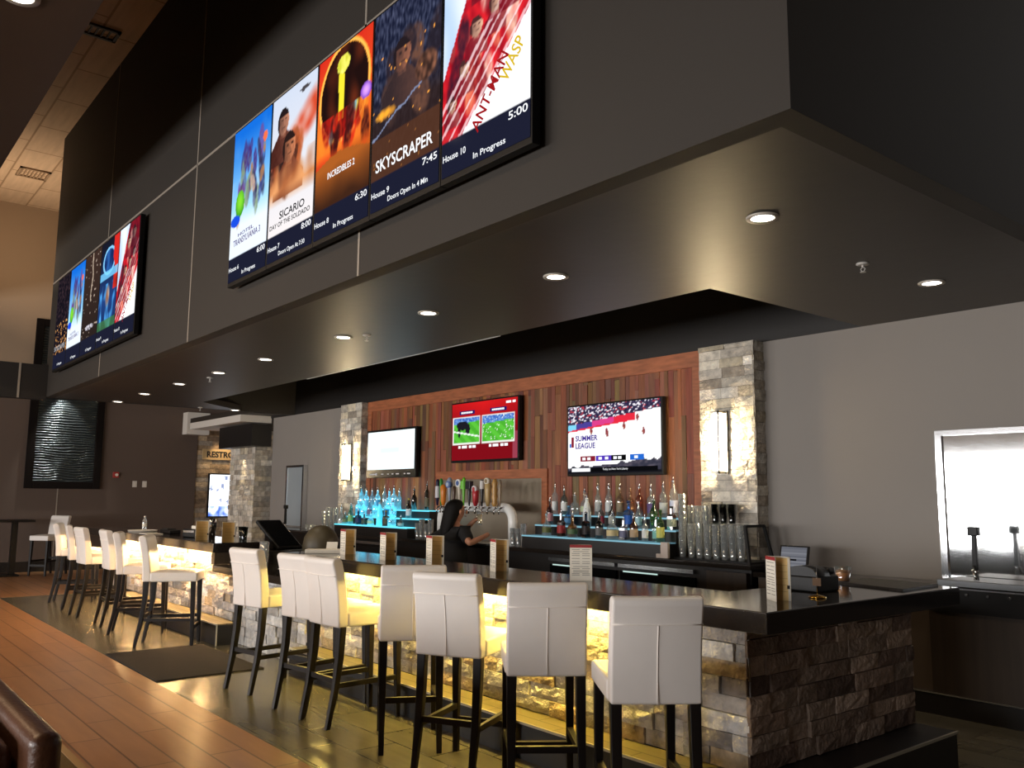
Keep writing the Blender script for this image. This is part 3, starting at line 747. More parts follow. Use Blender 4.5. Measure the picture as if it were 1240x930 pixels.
# wood staves
WD = [rgb(154, 96, 62), rgb(146, 87, 55), rgb(164, 104, 68), rgb(128, 77, 52), rgb(172, 116, 78), rgb(138, 84, 57), rgb(158, 98, 64), rgb(150, 100, 70)]
t = thing('wood_panel', 'reddish reclaimed wood stave panel between the two stone pillars', 'wall panel', (-8.8, 7.0, .96)); t['kind'] = 'structure'
b = MB(); x = -12.22
NX0, NX1, NZ1 = -10.12, -7.95, 1.755
while x < -5.45:
    w = R.uniform(.045, .10); x1 = min(x+w, -5.45); z = .96
    while z < 2.86:
        h = R.uniform(.7, 1.9); z1 = min(z+h, 2.86)
        zz0 = z
        inside = x1 > NX0 and x < NX1
        if inside and z < NZ1: zz0 = NZ1
        if z1 > zz0 + .01:
            c = tuple(q*R.uniform(.62, 1.02) for q in R.choice(WD)); y = 6.985 - R.uniform(0, .012)
            b.box((x+.001, y, zz0+.001), (x1-.001, 7.02, z1-.001), c)
        z = z1
    x = x1
b.xf(Matrix.Translation((8.8, -7.0, -.96))).build('wood_staves', M_wood, t)
b = MB(); b.box((-12.22, 6.96, 2.86), (-5.45, 7.02, ZS)); b.box((-12.22, 6.965, .96), (-12.1, 7.0, 2.86)); b.box((-5.62, 6.965, .96), (-5.45, 7.0, 2.86))
b.xf(Matrix.Translation((8.8, -7.0, -.96))).build('border_board', M_woodf, t)
b = MB(); b.box((NX0-.1, 6.955, NZ1), (NX1+.1, 7.02, NZ1+.115)); b.box((NX1, 6.955, .96), (NX1+.1, 7.02, NZ1)); b.box((NX0-.1, 6.955, .96), (NX0, 7.02, NZ1))
b.xf(Matrix.Translation((8.8, -7.0, -.96))).build('niche_frame', M_woodf, t)
B((NX0, 7.0, .96), (NX1, 7.02, NZ1)).xf(Matrix.Translation((8.8, -7.0, -.96))).build('steel_backsplash', mat('brushed_backsplash', rgb(186, 172, 152), .35, .7, bump=(30, .05, (1, 1, .1))), t)
def sconce(x, label):
    t = thing('wall_sconce', label, 'wall lamp', (x, 6.83, 1.76), 0, 'sconces on the stone pillars')
    m = mat('brushed_nickel', rgb(170, 165, 155), .3, 1)
    B((-.07, -.012, -.005), (.07, .0, .605)).build('back_plate', m, t)
    b = MB(); b.box((.03, -.11, 0), (.05, -.10, .6)); b.box((-.05, -.11, .0), (.05, -.012, .02)); b.box((-.05, -.11, .58), (.05, -.012, .6)); b.build('frame', m, t)
    B((-.045, -.095, .03), (.028, -.02, .57)).build('diffuser', M_sconce, t, .01)
sconce(-5.17, 'glowing metal-framed sconce on the pillar right of the wood panel')
sconce(-12.56, 'glowing metal-framed sconce on the pillar left of the wood panel')

# televisions
def tv(label, x0, x1, z0, z1, fn, nx, ny, chin=.03, e=.02):
    w = x1-x0; h = z1-z0
    t = thing('television', label, 'television', ((x0+x1)/2, 6.88, z0), 0, 'televisions on the wood panel')
    B((-w/2, 0, 0), (w/2, .06, h)).build('bezel', M_blackp, t, .006)
    B((-w*.25, .06, h*.25), (w*.25, .09, h*.75)).build('wall_mount', M_blackp, t)
    p = picture(nx, ny, w-2*e, h-e-chin, fn, t, 0); p.location = (0, -.003, chin)
    return t, w-2*e, h-e-chin, chin
def v_white(u, v):
    return mix(c255(240, 250, 252), c255(226, 246, 248), abs(v-.5)*.4) if not (.28 < u < .7 and abs(v-.5) < .06) else c255(222, 240, 238)
t, iw, ih, ch = tv('wall television with a plain white screen and a black control strip', -12.07, -10.645, 1.80, 2.545, v_white, 40, 24, .125, .035)
b = MB()
for x, w in ((-.5, .22), (-.22, .07), (-.05, .05), (.08, .05), (.22, .08), (.42, .04), (.53, .08)): b.box((x-w/2, -.004, .048), (x+w/2, -.001, .064))
b.box((-.42, -.004, .038), (-.38, -.001, .075)); b.build('status_marks', M_dim, t)
def v_soccer(u, v):
    c = mix(c255(120, 12, 22), c255(225, 30, 30), (v-.25)*1.1 - abs(u-.5)*.5)
    if u > .93 and v < .45: c = mix(c, c255(160, 90, 110), .6)
    for x0, x1, k in ((.03, .44, 0), (.49, .95, 1)):
        z0, z1 = .30, .74
        if x0-.012 < u < x1+.012 and z0-.02 < v < z1+.02: c = c255(225, 225, 220)
        if x0 < u < x1 and z0 < v < z1:
            a = (u-x0)/(x1-x0); q = (v-z0)/(z1-z0)
            c = c255(70, 165, 45) if (math.sin((a*1.2+q)*14) > 0) else c255(86, 185, 56)
            if q > .8 + (a-.5)*.12 - k*.05: c = mix(c255(40, 80, 170), c255(130, 170, 220), .5+nz(u, v, 40, 3))
            if k == 0:
                if blob(a, q, .35, .7, .26, .2) > .2 or blob(a, q, .22, .5, .06, .3) > .1 or blob(a, q, .55, .55, .1, .25) > .2: c = c255(26, 26, 34)
                if abs(q - .48 + a*.25) < .03: c = c255(225, 235, 225)
            elif nz(u, v, 60, 8) > .5: c = c255(240, 245, 235)
    return c
t, iw, ih, ch = tv('wall television with a red screen showing two green soccer views', -9.76, -8.30, 1.98, 2.80, v_soccer, 110, 64)
M_nav = emis('navy_caption', rgb(34, 28, 100), 1.0)
for x in (-.36, .32):
    B((x-.17, -.006, .645), (x+.17, -.004, .695)).build('caption_bar', M_nav, t)
    b = MB()
    for k in range(9): b.box((x-.13+k*.029, -.009, .658), (x-.108+k*.029, -.0065, .682))
    b.build('caption_marks', M_txt, t)
    b = MB()
    for k, w in enumerate((.05, .08, .035, .06, .07)): b.box((x-.19+k*.08, -.006, .19), (x-.19+k*.08+w, -.004, .225))
    b.build('score_marks', M_txt, t)
b = MB(); b.box((.48, -.006, .735), (.58, -.004, .765)); b.box((.61, -.006, .735), (.67, -.004, .765)); b.build('corner_marks', M_txt, t)
def v_court(u, v):
    if v > .80 - (.5-u)*.16:
        n = nz(u, v, 46, 2); c = mix(c255(40, 36, 62), c255(120, 104, 140), n+.2)
        if n > .28: c = c255(235, 230, 240)
        if nz(u, v, 38, 5) > .42: c = c255(180, 60, 70)
        return c
    c = c255(252, 252, 252)
    if v > .72 - (.5-u)*.16 and u < .52:
        c = c255(70, 60, 140) if u < .28 else c255(205, 60, 130)
        if u < .1: c = c255(120, 200, 230)
    elif v > .695 - (.5-u)*.16 and u < .75: c = c255(215, 40, 60)
    if v < .22 and (v < .09 + .10*u + .05*nz(u, 0, 16, 1)): c = mix(c255(50, 50, 64), c255(110, 100, 110), nz(u, v, 26, 9)+.2)
    for x, y in ((.27, .62), (.63, .66), (.83, .57), (.77, .77), (.44, .6), (.45, .57)):
        if blob(u, v, x, y, .015, .055) > .1: c = mix(c255(160, 90, 70), c255(120, 40, 60), nz(u, v, 60, 4)+.5)
    if v < .03: c = c255(20, 20, 26)
    return c
t, iw, ih, ch = tv('wall television showing a white basketball court with SUMMER LEAGUE', -7.41, -5.955, 1.765, 2.585, v_court, 120, 68)
M_vio = emis('violet_text', rgb(72, 52, 150), 1.0); M_crim = emis('crimson_block', rgb(140, 30, 50), 1.0); M_blu = emis('blue_block', rgb(40, 110, 215), 1.0); M_vib = emis('violet_block', rgb(88, 60, 190), 1.0); M_blk = emis('black_block', rgb(20, 20, 24), .5)
text('SUMMER', .36, .065, M_vio, t, (-.40, -.006, .43), bold=.028); text('LEAGUE', .32, .065, M_vio, t, (-.42, -.006, .345), bold=.028)
B((-.68, -.006, .33), (-.655, -.004, .375)).build('league_mark', M_blu, t); B((-.65, -.006, .33), (-.61, -.004, .45)).build('league_mark', M_crim, t)
for x0, x1, M in ((-.50, -.26, M_crim), (-.25, -.01, M_vib), (-.01, .21, M_blk), (.27, .47, M_blu)): B((x0, -.006, .165), (x1, -.004, .225)).build('score_block', M, t)
b = MB()
for x in (-.44, -.36, -.18, -.08, .05, .12, .36): b.box((x-.025, -.009, .18), (x+.025, -.0065, .21))
b.build('score_marks', M_txt, t)
B((-.66, -.006, .045), (.66, -.004, .095)).build('ticker_bar', M_blk, t); B((-.64, -.009, .05), (-.34, -.0065, .09)).build('ticker_label', M_txt, t)
text('Today on New York Liberty', .38, .03, M_txt, t, (.05, -.009, .07))

# ------------------------------------------------------------------ back counter
t = thing('back_counter', 'long dark back bar counter with coolers below the bottle shelves', 'counter', (-9, 6.7, 0))
T0 = Matrix.Translation((9, -6.7, 0))
def P(b, nm, M, bev=0): return b.xf(T0).build(nm, M, t, bev)
P(B((-14.9, 6.38, .91), (-4.56, 6.95, .955)), 'countertop', M_counter, .004)
P(B((-14.85, 6.45, .08), (-4.6, 6.94, .909)), 'cabinet_body', M_black)
P(B((-14.8, 6.5, 0), (-4.65, 6.9, .08)), 'plinth', M_dark)
for x0, x1 in ((-12.9, -11.7), (-11.6, -10.4), (-7.2, -6.2), (-6.15, -5.2)):
    P(B((x0, 6.425, .14), (x1, 6.449, .80)), 'cooler_door', mat('dark_cooler_glass', rgb(16, 20, 22), .1)); P(B((x0, 6.40, .835), (x1, 6.449, .872)), 'steel_rail', M_steel)
    x0 > -8 and P(B((x0+.05, 6.42, .79), (x0+.5, 6.424, .803)), 'interior_light', M_cool)
P(B((-5.05, 6.40, .2), (-4.62, 6.449, .88)), 'end_cabinet_door', M_cab)
# wood fronted counter on the right
t = thing('service_counter', 'dark walnut cabinet run with a black top behind the bar return', 'counter', (-1.6, 6.7, 0))
T0 = Matrix.Translation((1.6, -6.7, 0))
P(B((-4.55, 6.40, .86), (3.6, 6.95, .90)), 'countertop', M_counter)
P(B((-3.06, 6.42, .16), (3.6, 6.94, .859)), 'cabinet_front', M_cab)
P(B((-4.54, 6.46, .16), (-3.062, 6.94, .859)), 'pale_panel', M_cabl)
P(B((-4.54, 6.44, 0), (3.6, 6.9, .15)), 'plinth', M_black)
P(B((-4.54, 6.41, .15), (3.6, 6.455, .16)), 'kick_trim', M_steel)

# stainless panels
def steel_panel(label, x0, x1, z0, z1, sheet):
    t = thing('stainless_panel', label, 'steel panel', ((x0+x1)/2, 6.97, z0), 0, 'stainless panels on the grey wall'); w = (x1-x0)/2; h = z1-z0
    B((-w+.05, -.01, .02), (w-.05, .055, h-.04)).build('sheet', mat(*sheet), t)
    b = MB(); b.box((-w, -.03, 0), (-w+.05, .055, h)); b.box((w-.05, -.03, 0), (w, .055, h)); b.box((-w+.05, -.03, h-.04), (w-.05, .055, h)); b.build('edge_frame', M_steelp, t)
steel_panel('tall narrow stainless panel on the grey wall left of the left pillar', -15.15, -14.42, .96, 2.07, ('brushed_stainless', rgb(205, 216, 222), .38, .55))
steel_panel('large bright stainless panel on the grey wall at the right edge', -3.19, -.9, .905, 2.07, ('mirror_stainless', rgb(225, 228, 230), .07, 1, None, 0, (2.2, .035)))
def tap(label, x, y, z0, hh):
    t = thing('upright_tap', label, 'tap', (x, y, z0), 0, 'upright black taps')
    MB().lathe([(.02, 0), (.014, .06), (.014, .08)], 10).build('base', M_steelp, t)
    MB().bar((0, 0, .07), (0, 0, hh-.06), .018, .015).build('post', M_blackp, t, .004)
    B((-.036, -.03, hh-.065), (.036, .03, hh)).build('head', M_blackp, t, .006)
    MB().path([(0, -.02, .1), (0, -.05, .07), (.012, -.06, .04), (.03, -.065, .008)], .008).build('hose', M_steelp, t)
t = thing('steel_sink_unit', 'stainless ledge and black knobbed rail below the large steel panel', 'sink unit', (-1.8, 6.6, .9))
B((-1.24, -.08, .001), (1.6, .32, .05)).build('ledge', mat('dull_steel', rgb(120, 124, 128), .45, .8), t, .006)
B((-1.25, -.24, -.16), (1.6, -.205, .0)).build('black_rail', M_blackp, t)
b = MB()
for k in range(9): b.tube((-1.1+k*.14, -.24, -.03), (-1.1+k*.14, -.256, -.03), .012, .009)
b.build('knob_row', M_steelp, t)
tap('black upright tap with square head before the large steel panel', -2.79, 6.60, .955, .38)
tap('black upright tap with square head before the narrow steel panel', -14.35, 6.6, .955, .40)

# lit bottle shelves
def shelf(label, x0, x1, M, ends):
    t = thing('bottle_shelf', label, 'bottle shelf', ((x0+x1)/2, 6.7, .956), 0, 'lit stepped bottle shelves'); w = (x1-x0)/2
    lip = emis('shelf_lip_' + M.name, tuple(M.node_tree.nodes['Emission'].inputs['Color'].default_value)[:3], M.node_tree.nodes['Emission'].inputs['Strength'].default_value*(1 if x0 < -8 else 3))
    for k, (y0, z) in enumerate(((6.42, 1.085), (6.62, 1.20), (6.78, 1.315))):
        B((-w, y0-6.7+.005, 0), (w, (y0+.2 if k < 2 else 6.94)-6.7, z-.956)).build('step_body', M_black, t)
        B((-w, y0-6.7-.002, z-.956-.004), (w, y0-6.7, z-.956+.011)).build('lit_lip', lip, t)
        B((-w, y0-6.7, z-.956+.0005), (w, (y0+.195 if k < 2 else 6.94)-6.7, z-.956+.012)).build('lit_tread', M, t)
shelf('stepped bottle shelf glowing strong cyan, left of the beer tower', -12.2, -10.12, M_cyan, 0)
shelf('stepped bottle shelf with faint blue edges, right of the beer tower', -7.68, -5.58, M_cyan2, 0)

# bottles
def bprof(kind, r, h):
    k = {'std': [(1, 0), (1, .6), (.85, .67), (.4, .76), (.34, .8), (.34, 1)], 'tall': [(.9, 0), (1, .02), (1, .7), (.8, .76), (.36, .84), (.34, 1)],
         'wine': [(1, 0), (1, .58), (.75, .68), (.36, .76), (.34, 1)], 'round': [(.7, 0), (1, .12), (1, .4), (.8, .56), (.36, .66), (.32, 1)],
         'cone': [(1, 0), (1, .5), (.72, .75), (.4, .9), (.4, 1)], 'sq': [(1.1, 0), (1.1, .6), (.9, .66), (.36, .7), (.34, 1)],
         'dec': [(.9, 0), (1, .03), (1, .5), (.75, .6), (.34, .66), (.34, .8), (.5, .82), (.5, .85), (.2, .87), (.35, .95), (.2, 1)], 'squat': [(1.2, 0), (1.2, .42), (1, .52), (.4, .62), (.36, 1)]}[kind]
    return [(.001, 0)] + [(a*r, b*h) for a, b in k]
def bottle(x, y, z, kind, r, h, gcol, lcol, label, group, glow=None, spout=True, cap=None, solid=False):
    t = thing('bottle', label, 'bottle', (x, y, z), R.uniform(-.3, .3), group)
    seg = 4 if kind == 'sq' else 14
    key = 'bottle_' + '_'.join('%d' % (q*255) for q in gcol)
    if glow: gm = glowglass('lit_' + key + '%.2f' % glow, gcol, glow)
    if solid: gm = mat('opaque_' + key, s2l(gcol), .2, 0, s2l((.2, .85, 1)) if glow else None, (glow or 0)*.8)  # opaque bodies also emit in place of the shelf light
    elif not glow: gm = glass(key, tuple(q for q in gcol), .10, .95, .07, .12)
    pr = bprof(kind, r, h)
    MB().lathe(pr, seg, cap=False, rot=PI/4 if seg == 4 else 0, sm=seg > 4).build('glass_body', gm, t)
    if lcol:
        lm = mat('label_' + '_'.join('%d' % (q*255) for q in lcol), s2l(lcol), .6, 0, *( (s2l((.2, .8, 1)), glow*.35) if glow else (None, 0)))  # labels of glowing bottles emit a little cyan too
        k = 1.13 if kind in ('sq', 'squat') else 1.02
        if kind == 'squat': k = 1.22
        MB().lathe([(r*k, h*.14), (r*k, h*.48)] if kind in ('std', 'tall', 'wine', 'sq') else [(r*k, h*.14), (r*k, h*.38)], seg, cap=False, rot=PI/4 if seg == 4 else 0).build('label_band', lm, t, fix=True)
    if spout:
        b = MB(); b.lathe([(r*.42, h*.985), (r*.42, h*1.03), (.006, h*1.05)], 8); b.path([(0, 0, h*1.04), (0, 0, h*1.10), (.008, -.004, h*1.18)], [.007, .006, .004], 6); b.build('pour_spout', M_steelp, t)
    elif cap:
        MB().lathe([(r*.42, h*.95), (r*.42, h*1.05)], 10).build('cap', mat('cap_' + '_'.join('%d' % (q*255) for q in cap), s2l(cap), .4), t)
CL = (.88, .93, .93); DK = (.10, .07, .05); AM = (.62, .30, .10); RD = (.5, .12, .08); GR = (.16, .36, .14); BL = (.15, .38, .75); BK = (.05, .05, .05)
W = (.92, .92, .9); CR = (.85, .78, .58); RE = (.62, .2, .2); NV = (.12, .14, .3); YE = (.85, .85, .45); OL = (.4, .42, .22); PU = (.38, .3, .5); TE = (.5, .75, .72); BKL = (.08, .08, .08)
gR = 'bottles on the right shelf'; gL = 'bottles on the glowing left shelf'
y3, y2, y1 = 6.86, 6.70, 6.51; z3, z2, z1 = 1.329, 1.214, 1.099
for a in [
 (-7.60, y3, z3, 'tall', .037, .31, CL, W, 'clear cylindrical bottle at the niche end of the right shelf top tier', gR),
 (-7.44, y3, z3, 'std', .040, .29, (.35, .42, .40), W, 'smoky bottle with white label, second on the right shelf top tier', gR),
 (-7.26, y3, z3, 'round', .058, .22, CL, None, 'clear low round-shouldered bottle on the right shelf top tier', gR),
 (-7.10, y3, z3, 'round', .050, .26, CL, (.7, .75, .6), 'clear rounded bottle left of the white opaque one, top tier', gR),
 (-6.89, y3, z3, 'std', .036, .31, CL, W, 'clear bottle with tall white label just behind the white opaque bottle', gR),
 (-6.72, y3, z3, 'std', .040, .31, CL, (.88, .9, .9), 'clear bottle with silver-white label, top tier below the television', gR),
 (-6.55, y3, z3, 'std', .040, .30, (.55, .42, .3), (.6, .55, .45), 'brownish bottle with pale label, top tier below the television', gR),
 (-6.27, y3, z3, 'std', .042, .30, (.6, .22, .12), None, 'amber red bottle between the tan decanter and purple label', gR),
 (-6.11, y3, z3, 'std', .042, .29, CL, PU, 'clear bottle with purple label on the top tier', gR),
 (-5.94, y3, z3, 'tall', .042, .31, CL, W, 'clear bottle with white label near the right end of the top tier', gR),
 (-5.78, y3-.03, z3, 'tall', .040, .36, CL, (.8, .82, .9), 'tall clear bottle with blue-grey cap at the right end, top tier', gR),
 (-7.51, y2, z2, 'wine', .036, .27, (.16, .03, .03), (.75, .5, .5), 'dark red bottle with pinkish label on the middle tier', gR),
 (-6.68, y2, z2, 'wine', .036, .24, (.5, .5, .5), (.62, .2, .26), 'small bottle with dark red label, middle of the right shelf', gR),
 (-6.52, y2, z2, 'std', .038, .24, (.2, .18, .16), (.75, .75, .72), 'dark bottle with silvery label, middle tier', gR),
 (-6.14, y2, z2, 'std', .036, .22, CL, (.7, .85, .88), 'clear bottle with icy label behind the green wine bottle', gR),
 (-5.93, y2, z2, 'wine', .042, .29, GR, None, 'dark green bottle behind the yellow-labelled green one', gR),
 (-7.35, y1, z1, 'squat', .042, .24, CL, OL, 'clear squat bottle with olive label at the niche end, front tier', gR),
 (-7.11, y1, z1, 'sq', .042, .25, (.18, .08, .05), RE, 'dark square bottle with red label, front tier', gR),
 (-6.93, y1, z1, 'squat', .046, .23, AM, (.35, .45, .3), 'amber squat bottle with green label, front tier', gR),
 (-6.72, y1, z1, 'sq', .042, .26, BK, (.18, .15, .15), 'black square bottle with dark label, front tier', gR),
 (-6.52, y1, z1, 'std', .042, .24, BK, (.4, .4, .4), 'black bottle with white lettering, front tier below the white bottle', gR),
 (-6.33, y1, z1, 'squat', .050, .25, CL, CR, 'clear squat bottle with wide cream label, front tier', gR),
 (-6.17, y1, z1, 'sq', .040, .20, (.3, .3, .34), (.45, .45, .55), 'short black and silver bottle, front tier right of the cream label', gR),
 (-6.03, y1, z1, 'std', .042, .24, (.3, .12, .06), (.72, .62, .5), 'brown bottle with beige label, front tier', gR),
 (-5.88, y1, z1, 'std', .032, .23, CL, W, 'slim clear bottle with white label, front tier', gR),
 (-5.79, y1+.06, z1, 'sq', .034, .21, (.35, .62, .58), TE, 'teal-labelled bottle beside the green wine bottle', gR),
]: bottle(*a)
bottle(-7.19, y2, z2, 'round', .05, .21, (.25, .5, .72), (.3, .55, .75), 'ornate light blue bottle on the middle tier', gR, cap=(.4, .6, .7), spout=False)
bottle(-6.90, y2, z2, 'cone', .046, .30, (.93, .95, .94), None, 'white opaque bottle standing out in the middle of the right shelf', gR, solid=True)
bottle(-6.40, y3, z3, 'dec', .044, .30, (.75, .55, .35), None, 'tan decanter with a glass stopper on the top tier', gR, spout=False)
bottle(-6.28, y2, z2, 'sq', .046, .27, BL, BL, 'bright blue square bottle on the right shelf', gR, cap=(.1, .15, .3), spout=False)
bottle(-5.68, y1, z1, 'wine', .040, .30, (.2, .42, .14), YE, 'green wine bottle with yellow label at the front right', gR, spout=False, cap=(.15, .3, .12))
bottle(-5.70, y2, z2, 'sq', .042, .22, (.05, .05, .05), (.75, .78, .7), 'black angular bottle with pale label at the right end, middle tier', gR, spout=False, cap=(.06, .06, .06))
# left shelf: bottles emit cyan themselves, imitating light coming through from the treads
CY = (.75, .93, .98)
for a in [
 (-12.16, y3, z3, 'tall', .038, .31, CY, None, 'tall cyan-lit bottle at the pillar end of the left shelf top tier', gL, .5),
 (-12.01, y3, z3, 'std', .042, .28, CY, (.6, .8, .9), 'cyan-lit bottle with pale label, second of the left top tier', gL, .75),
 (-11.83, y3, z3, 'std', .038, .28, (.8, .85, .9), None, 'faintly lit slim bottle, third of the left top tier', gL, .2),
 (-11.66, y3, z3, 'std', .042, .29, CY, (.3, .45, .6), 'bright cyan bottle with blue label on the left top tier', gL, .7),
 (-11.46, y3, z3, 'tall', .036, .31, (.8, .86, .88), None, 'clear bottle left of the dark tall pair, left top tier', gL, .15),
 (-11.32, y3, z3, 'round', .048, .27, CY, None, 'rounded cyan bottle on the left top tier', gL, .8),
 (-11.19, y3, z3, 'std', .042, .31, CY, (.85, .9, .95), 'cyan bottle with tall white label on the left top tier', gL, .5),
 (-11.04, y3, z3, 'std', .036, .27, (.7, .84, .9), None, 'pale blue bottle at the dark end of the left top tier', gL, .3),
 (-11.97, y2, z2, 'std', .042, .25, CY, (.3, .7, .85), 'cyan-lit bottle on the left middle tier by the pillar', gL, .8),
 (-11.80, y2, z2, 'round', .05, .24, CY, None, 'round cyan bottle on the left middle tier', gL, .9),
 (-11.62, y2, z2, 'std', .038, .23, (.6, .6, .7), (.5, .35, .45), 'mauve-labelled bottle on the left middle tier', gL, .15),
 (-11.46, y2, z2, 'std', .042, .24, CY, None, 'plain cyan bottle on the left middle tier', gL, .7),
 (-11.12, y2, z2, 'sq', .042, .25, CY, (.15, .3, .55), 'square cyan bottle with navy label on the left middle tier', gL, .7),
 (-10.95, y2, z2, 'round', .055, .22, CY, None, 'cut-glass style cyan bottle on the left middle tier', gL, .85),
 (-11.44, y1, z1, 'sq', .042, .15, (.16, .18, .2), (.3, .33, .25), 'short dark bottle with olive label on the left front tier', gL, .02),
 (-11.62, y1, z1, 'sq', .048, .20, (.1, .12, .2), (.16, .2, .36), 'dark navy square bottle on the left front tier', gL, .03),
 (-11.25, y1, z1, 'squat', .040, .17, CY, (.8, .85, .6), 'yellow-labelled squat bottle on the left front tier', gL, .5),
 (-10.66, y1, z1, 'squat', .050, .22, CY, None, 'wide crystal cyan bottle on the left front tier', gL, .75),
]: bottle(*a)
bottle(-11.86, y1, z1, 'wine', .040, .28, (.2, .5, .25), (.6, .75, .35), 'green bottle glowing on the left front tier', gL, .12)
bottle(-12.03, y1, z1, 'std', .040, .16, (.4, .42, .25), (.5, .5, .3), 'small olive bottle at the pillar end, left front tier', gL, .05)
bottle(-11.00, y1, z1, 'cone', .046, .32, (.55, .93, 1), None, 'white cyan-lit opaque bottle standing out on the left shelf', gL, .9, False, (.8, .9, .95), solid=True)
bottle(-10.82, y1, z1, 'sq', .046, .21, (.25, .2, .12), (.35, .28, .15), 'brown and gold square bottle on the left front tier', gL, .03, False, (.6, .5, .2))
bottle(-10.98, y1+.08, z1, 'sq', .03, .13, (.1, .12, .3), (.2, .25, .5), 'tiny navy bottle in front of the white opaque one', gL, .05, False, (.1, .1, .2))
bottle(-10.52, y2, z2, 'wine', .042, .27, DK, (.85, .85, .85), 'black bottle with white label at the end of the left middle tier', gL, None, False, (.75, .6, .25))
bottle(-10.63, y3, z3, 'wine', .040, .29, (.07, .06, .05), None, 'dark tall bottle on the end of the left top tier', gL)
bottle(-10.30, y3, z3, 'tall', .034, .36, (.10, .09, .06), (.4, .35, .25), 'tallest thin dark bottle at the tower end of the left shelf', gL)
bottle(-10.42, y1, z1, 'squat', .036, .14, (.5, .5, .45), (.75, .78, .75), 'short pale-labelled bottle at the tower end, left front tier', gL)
bottle(-12.36, 6.62, .956, 'std', .05, .38, CL, W, 'big clear bottle with white label left of the glowing shelf', gL)
bottle(-12.28, 6.76, .956, 'wine', .045, .38, (.06, .04, .04), None, 'dark bottle between the white-labelled one and the glowing shelf', gL)

# glasses
def gl_mesh(r=.04, h=.15, M=None):
    pr = [(.001, .004), (r*.68, .0), (r*.7, .004), (r, h), (r*.95, h), (r*.66, .012), (.001, .012)]
    return MB().lathe(pr, 14, cap=False)
GL = gl_mesh().build('pint_glass', M_glass); GLm = GL.data; D.objects.remove(GL)
GT = gl_mesh(.042, .15).build('tumbler', M_tint); GTm = GT.data; D.objects.remove(GT)
GS = gl_mesh(.03, .09).build('small_glass', M_glass); GSm = GS.data; D.objects.remove(GS)
def stack(x, y, z, n, label, group, me=None, nm='pint_glass', dz=.056):
    for k in range(n):
        o = D.objects.new(nm, me or GLm); COL.objects.link(o); o.location = (x, y, z+k*dz); tag(o, label, 'glass', group)
t = thing('glass_rack', 'black bar mat and slanted dark end frame holding the stacked pint glasses', 'glass rack', (-5.05, 6.6, .956))
B((-.45, -.12, 0), (.42, .28, .012)).build('drain_mat', M_blackp, t)
b = MB(); b.bar((.44, -.16, 0), (.36, -.10, .33), .012, .012); b.bar((.44, .20, 0), (.36, .18, .33), .012, .012); b.bar((.36, -.10, .325), (.36, .18, .325), .012); b.build('end_frame', M_blackp, t)
rk = [-5.44, -5.33, -5.235, -5.14, -5.045, -4.95, -4.86, -4.77]
ordn = ['tallest front', 'second front', 'third front', 'fourth front', 'fifth front', 'sixth front', 'seventh front', 'last front']
for k, x in enumerate(rk):
    stack(x, 6.55, .969, 9 if k == 0 else 4, 'clear pint glass nested in the %s stack of the rack, counted from the shelf' % ordn[k], 'rack glasses, stack %d' % (k+1))
for k, x in enumerate((-5.43, -5.335, -5.24)):
    stack(x, 6.66, .969, 7, 'clear pint glass nested in the %s tall stack behind the rack front' % ('first', 'second', 'third')[k], 'rear rack glasses, stack %d' % (k+1))
for k, x in enumerate((-5.14, -5.045, -4.95)):
    stack(x, 6.67, .969, 4, 'clear pint glass under the dark tumblers in rear stack %s' % ('nearest the shelf', 'in the middle', 'nearest the pillar end')[k], 'rear rack glasses below tumblers, stack %d' % (k+1))
    stack(x, 6.67, .969+4*.056+.1, 2, 'smoky dark tumbler on the rear stack %s' % ('nearest the shelf', 'in the middle', 'nearest the pillar end')[k], 'dark tumblers, stack %d' % (k+1), GTm, 'tumbler', .03)
for k, x in enumerate((-7.93, -7.835, -7.74)):
    stack(x, 6.50, .957, 2 if k < 2 else 3, 'clear glass in the %s small stack between tower and right shelf' % ('left', 'middle', 'right')[k], 'glasses beside the niche, stack %d' % (k+1))
for k, x in enumerate((-10.0, -9.9, -9.79, -9.69)):
    stack(x, 6.52, .957, 2 + k % 2, 'clear glass in stack %s beside the left leg of the tower' % ('next to the cyan shelf', 'second from the cyan shelf', 'third from the cyan shelf', 'touching the tower')[k], 'glasses by the tower, stack %d' % (k+1))
for k, x in enumerate((-12.95, -12.80, -12.66, -12.52)):
    stack(x, 6.62, .957, 5 if k else 4, 'clear pint glass in the %s nested stack below the left sconce' % ('first', 'second', 'third', 'fourth')[k], 'glasses below the left sconce, stack %d' % (k+1))
for k, x in enumerate((-13.40, -13.28, -13.15)):
    o = D.objects.new('small_glass', GSm); COL.objects.link(o); o.location = (x, 6.55, .957); tag(o, 'small clear glass, %s of three on the far counter end' % ('outermost', 'middle', 'innermost')[k], 'glass', 'small glasses')
for k, (x, y, n) in enumerate(((-8.35, 3.62, 3), (-8.22, 3.58, 3))):
    stack(x, y, .802, n, 'clear glass in the %s stack on the low counter behind the first stool' % ('left', 'right')[k], 'low counter glasses, stack %d' % (k+1))

t = thing('straw_caddy', 'frosted pale L-shaped holder at the right end of the bottle shelf', 'holder', (-5.53, 6.412, .957))
m = mat('frosted_plastic', rgb(214, 200, 190), .5)
MB().prism([(-.045, -.03), (.045, -.03), (.045, .005), (-.045, .005)], .0, .15).build('bin', m, t, .006); B((-.10, -.03, 0), (-.0455, .005, .04)).build('foot', m, t, .004)
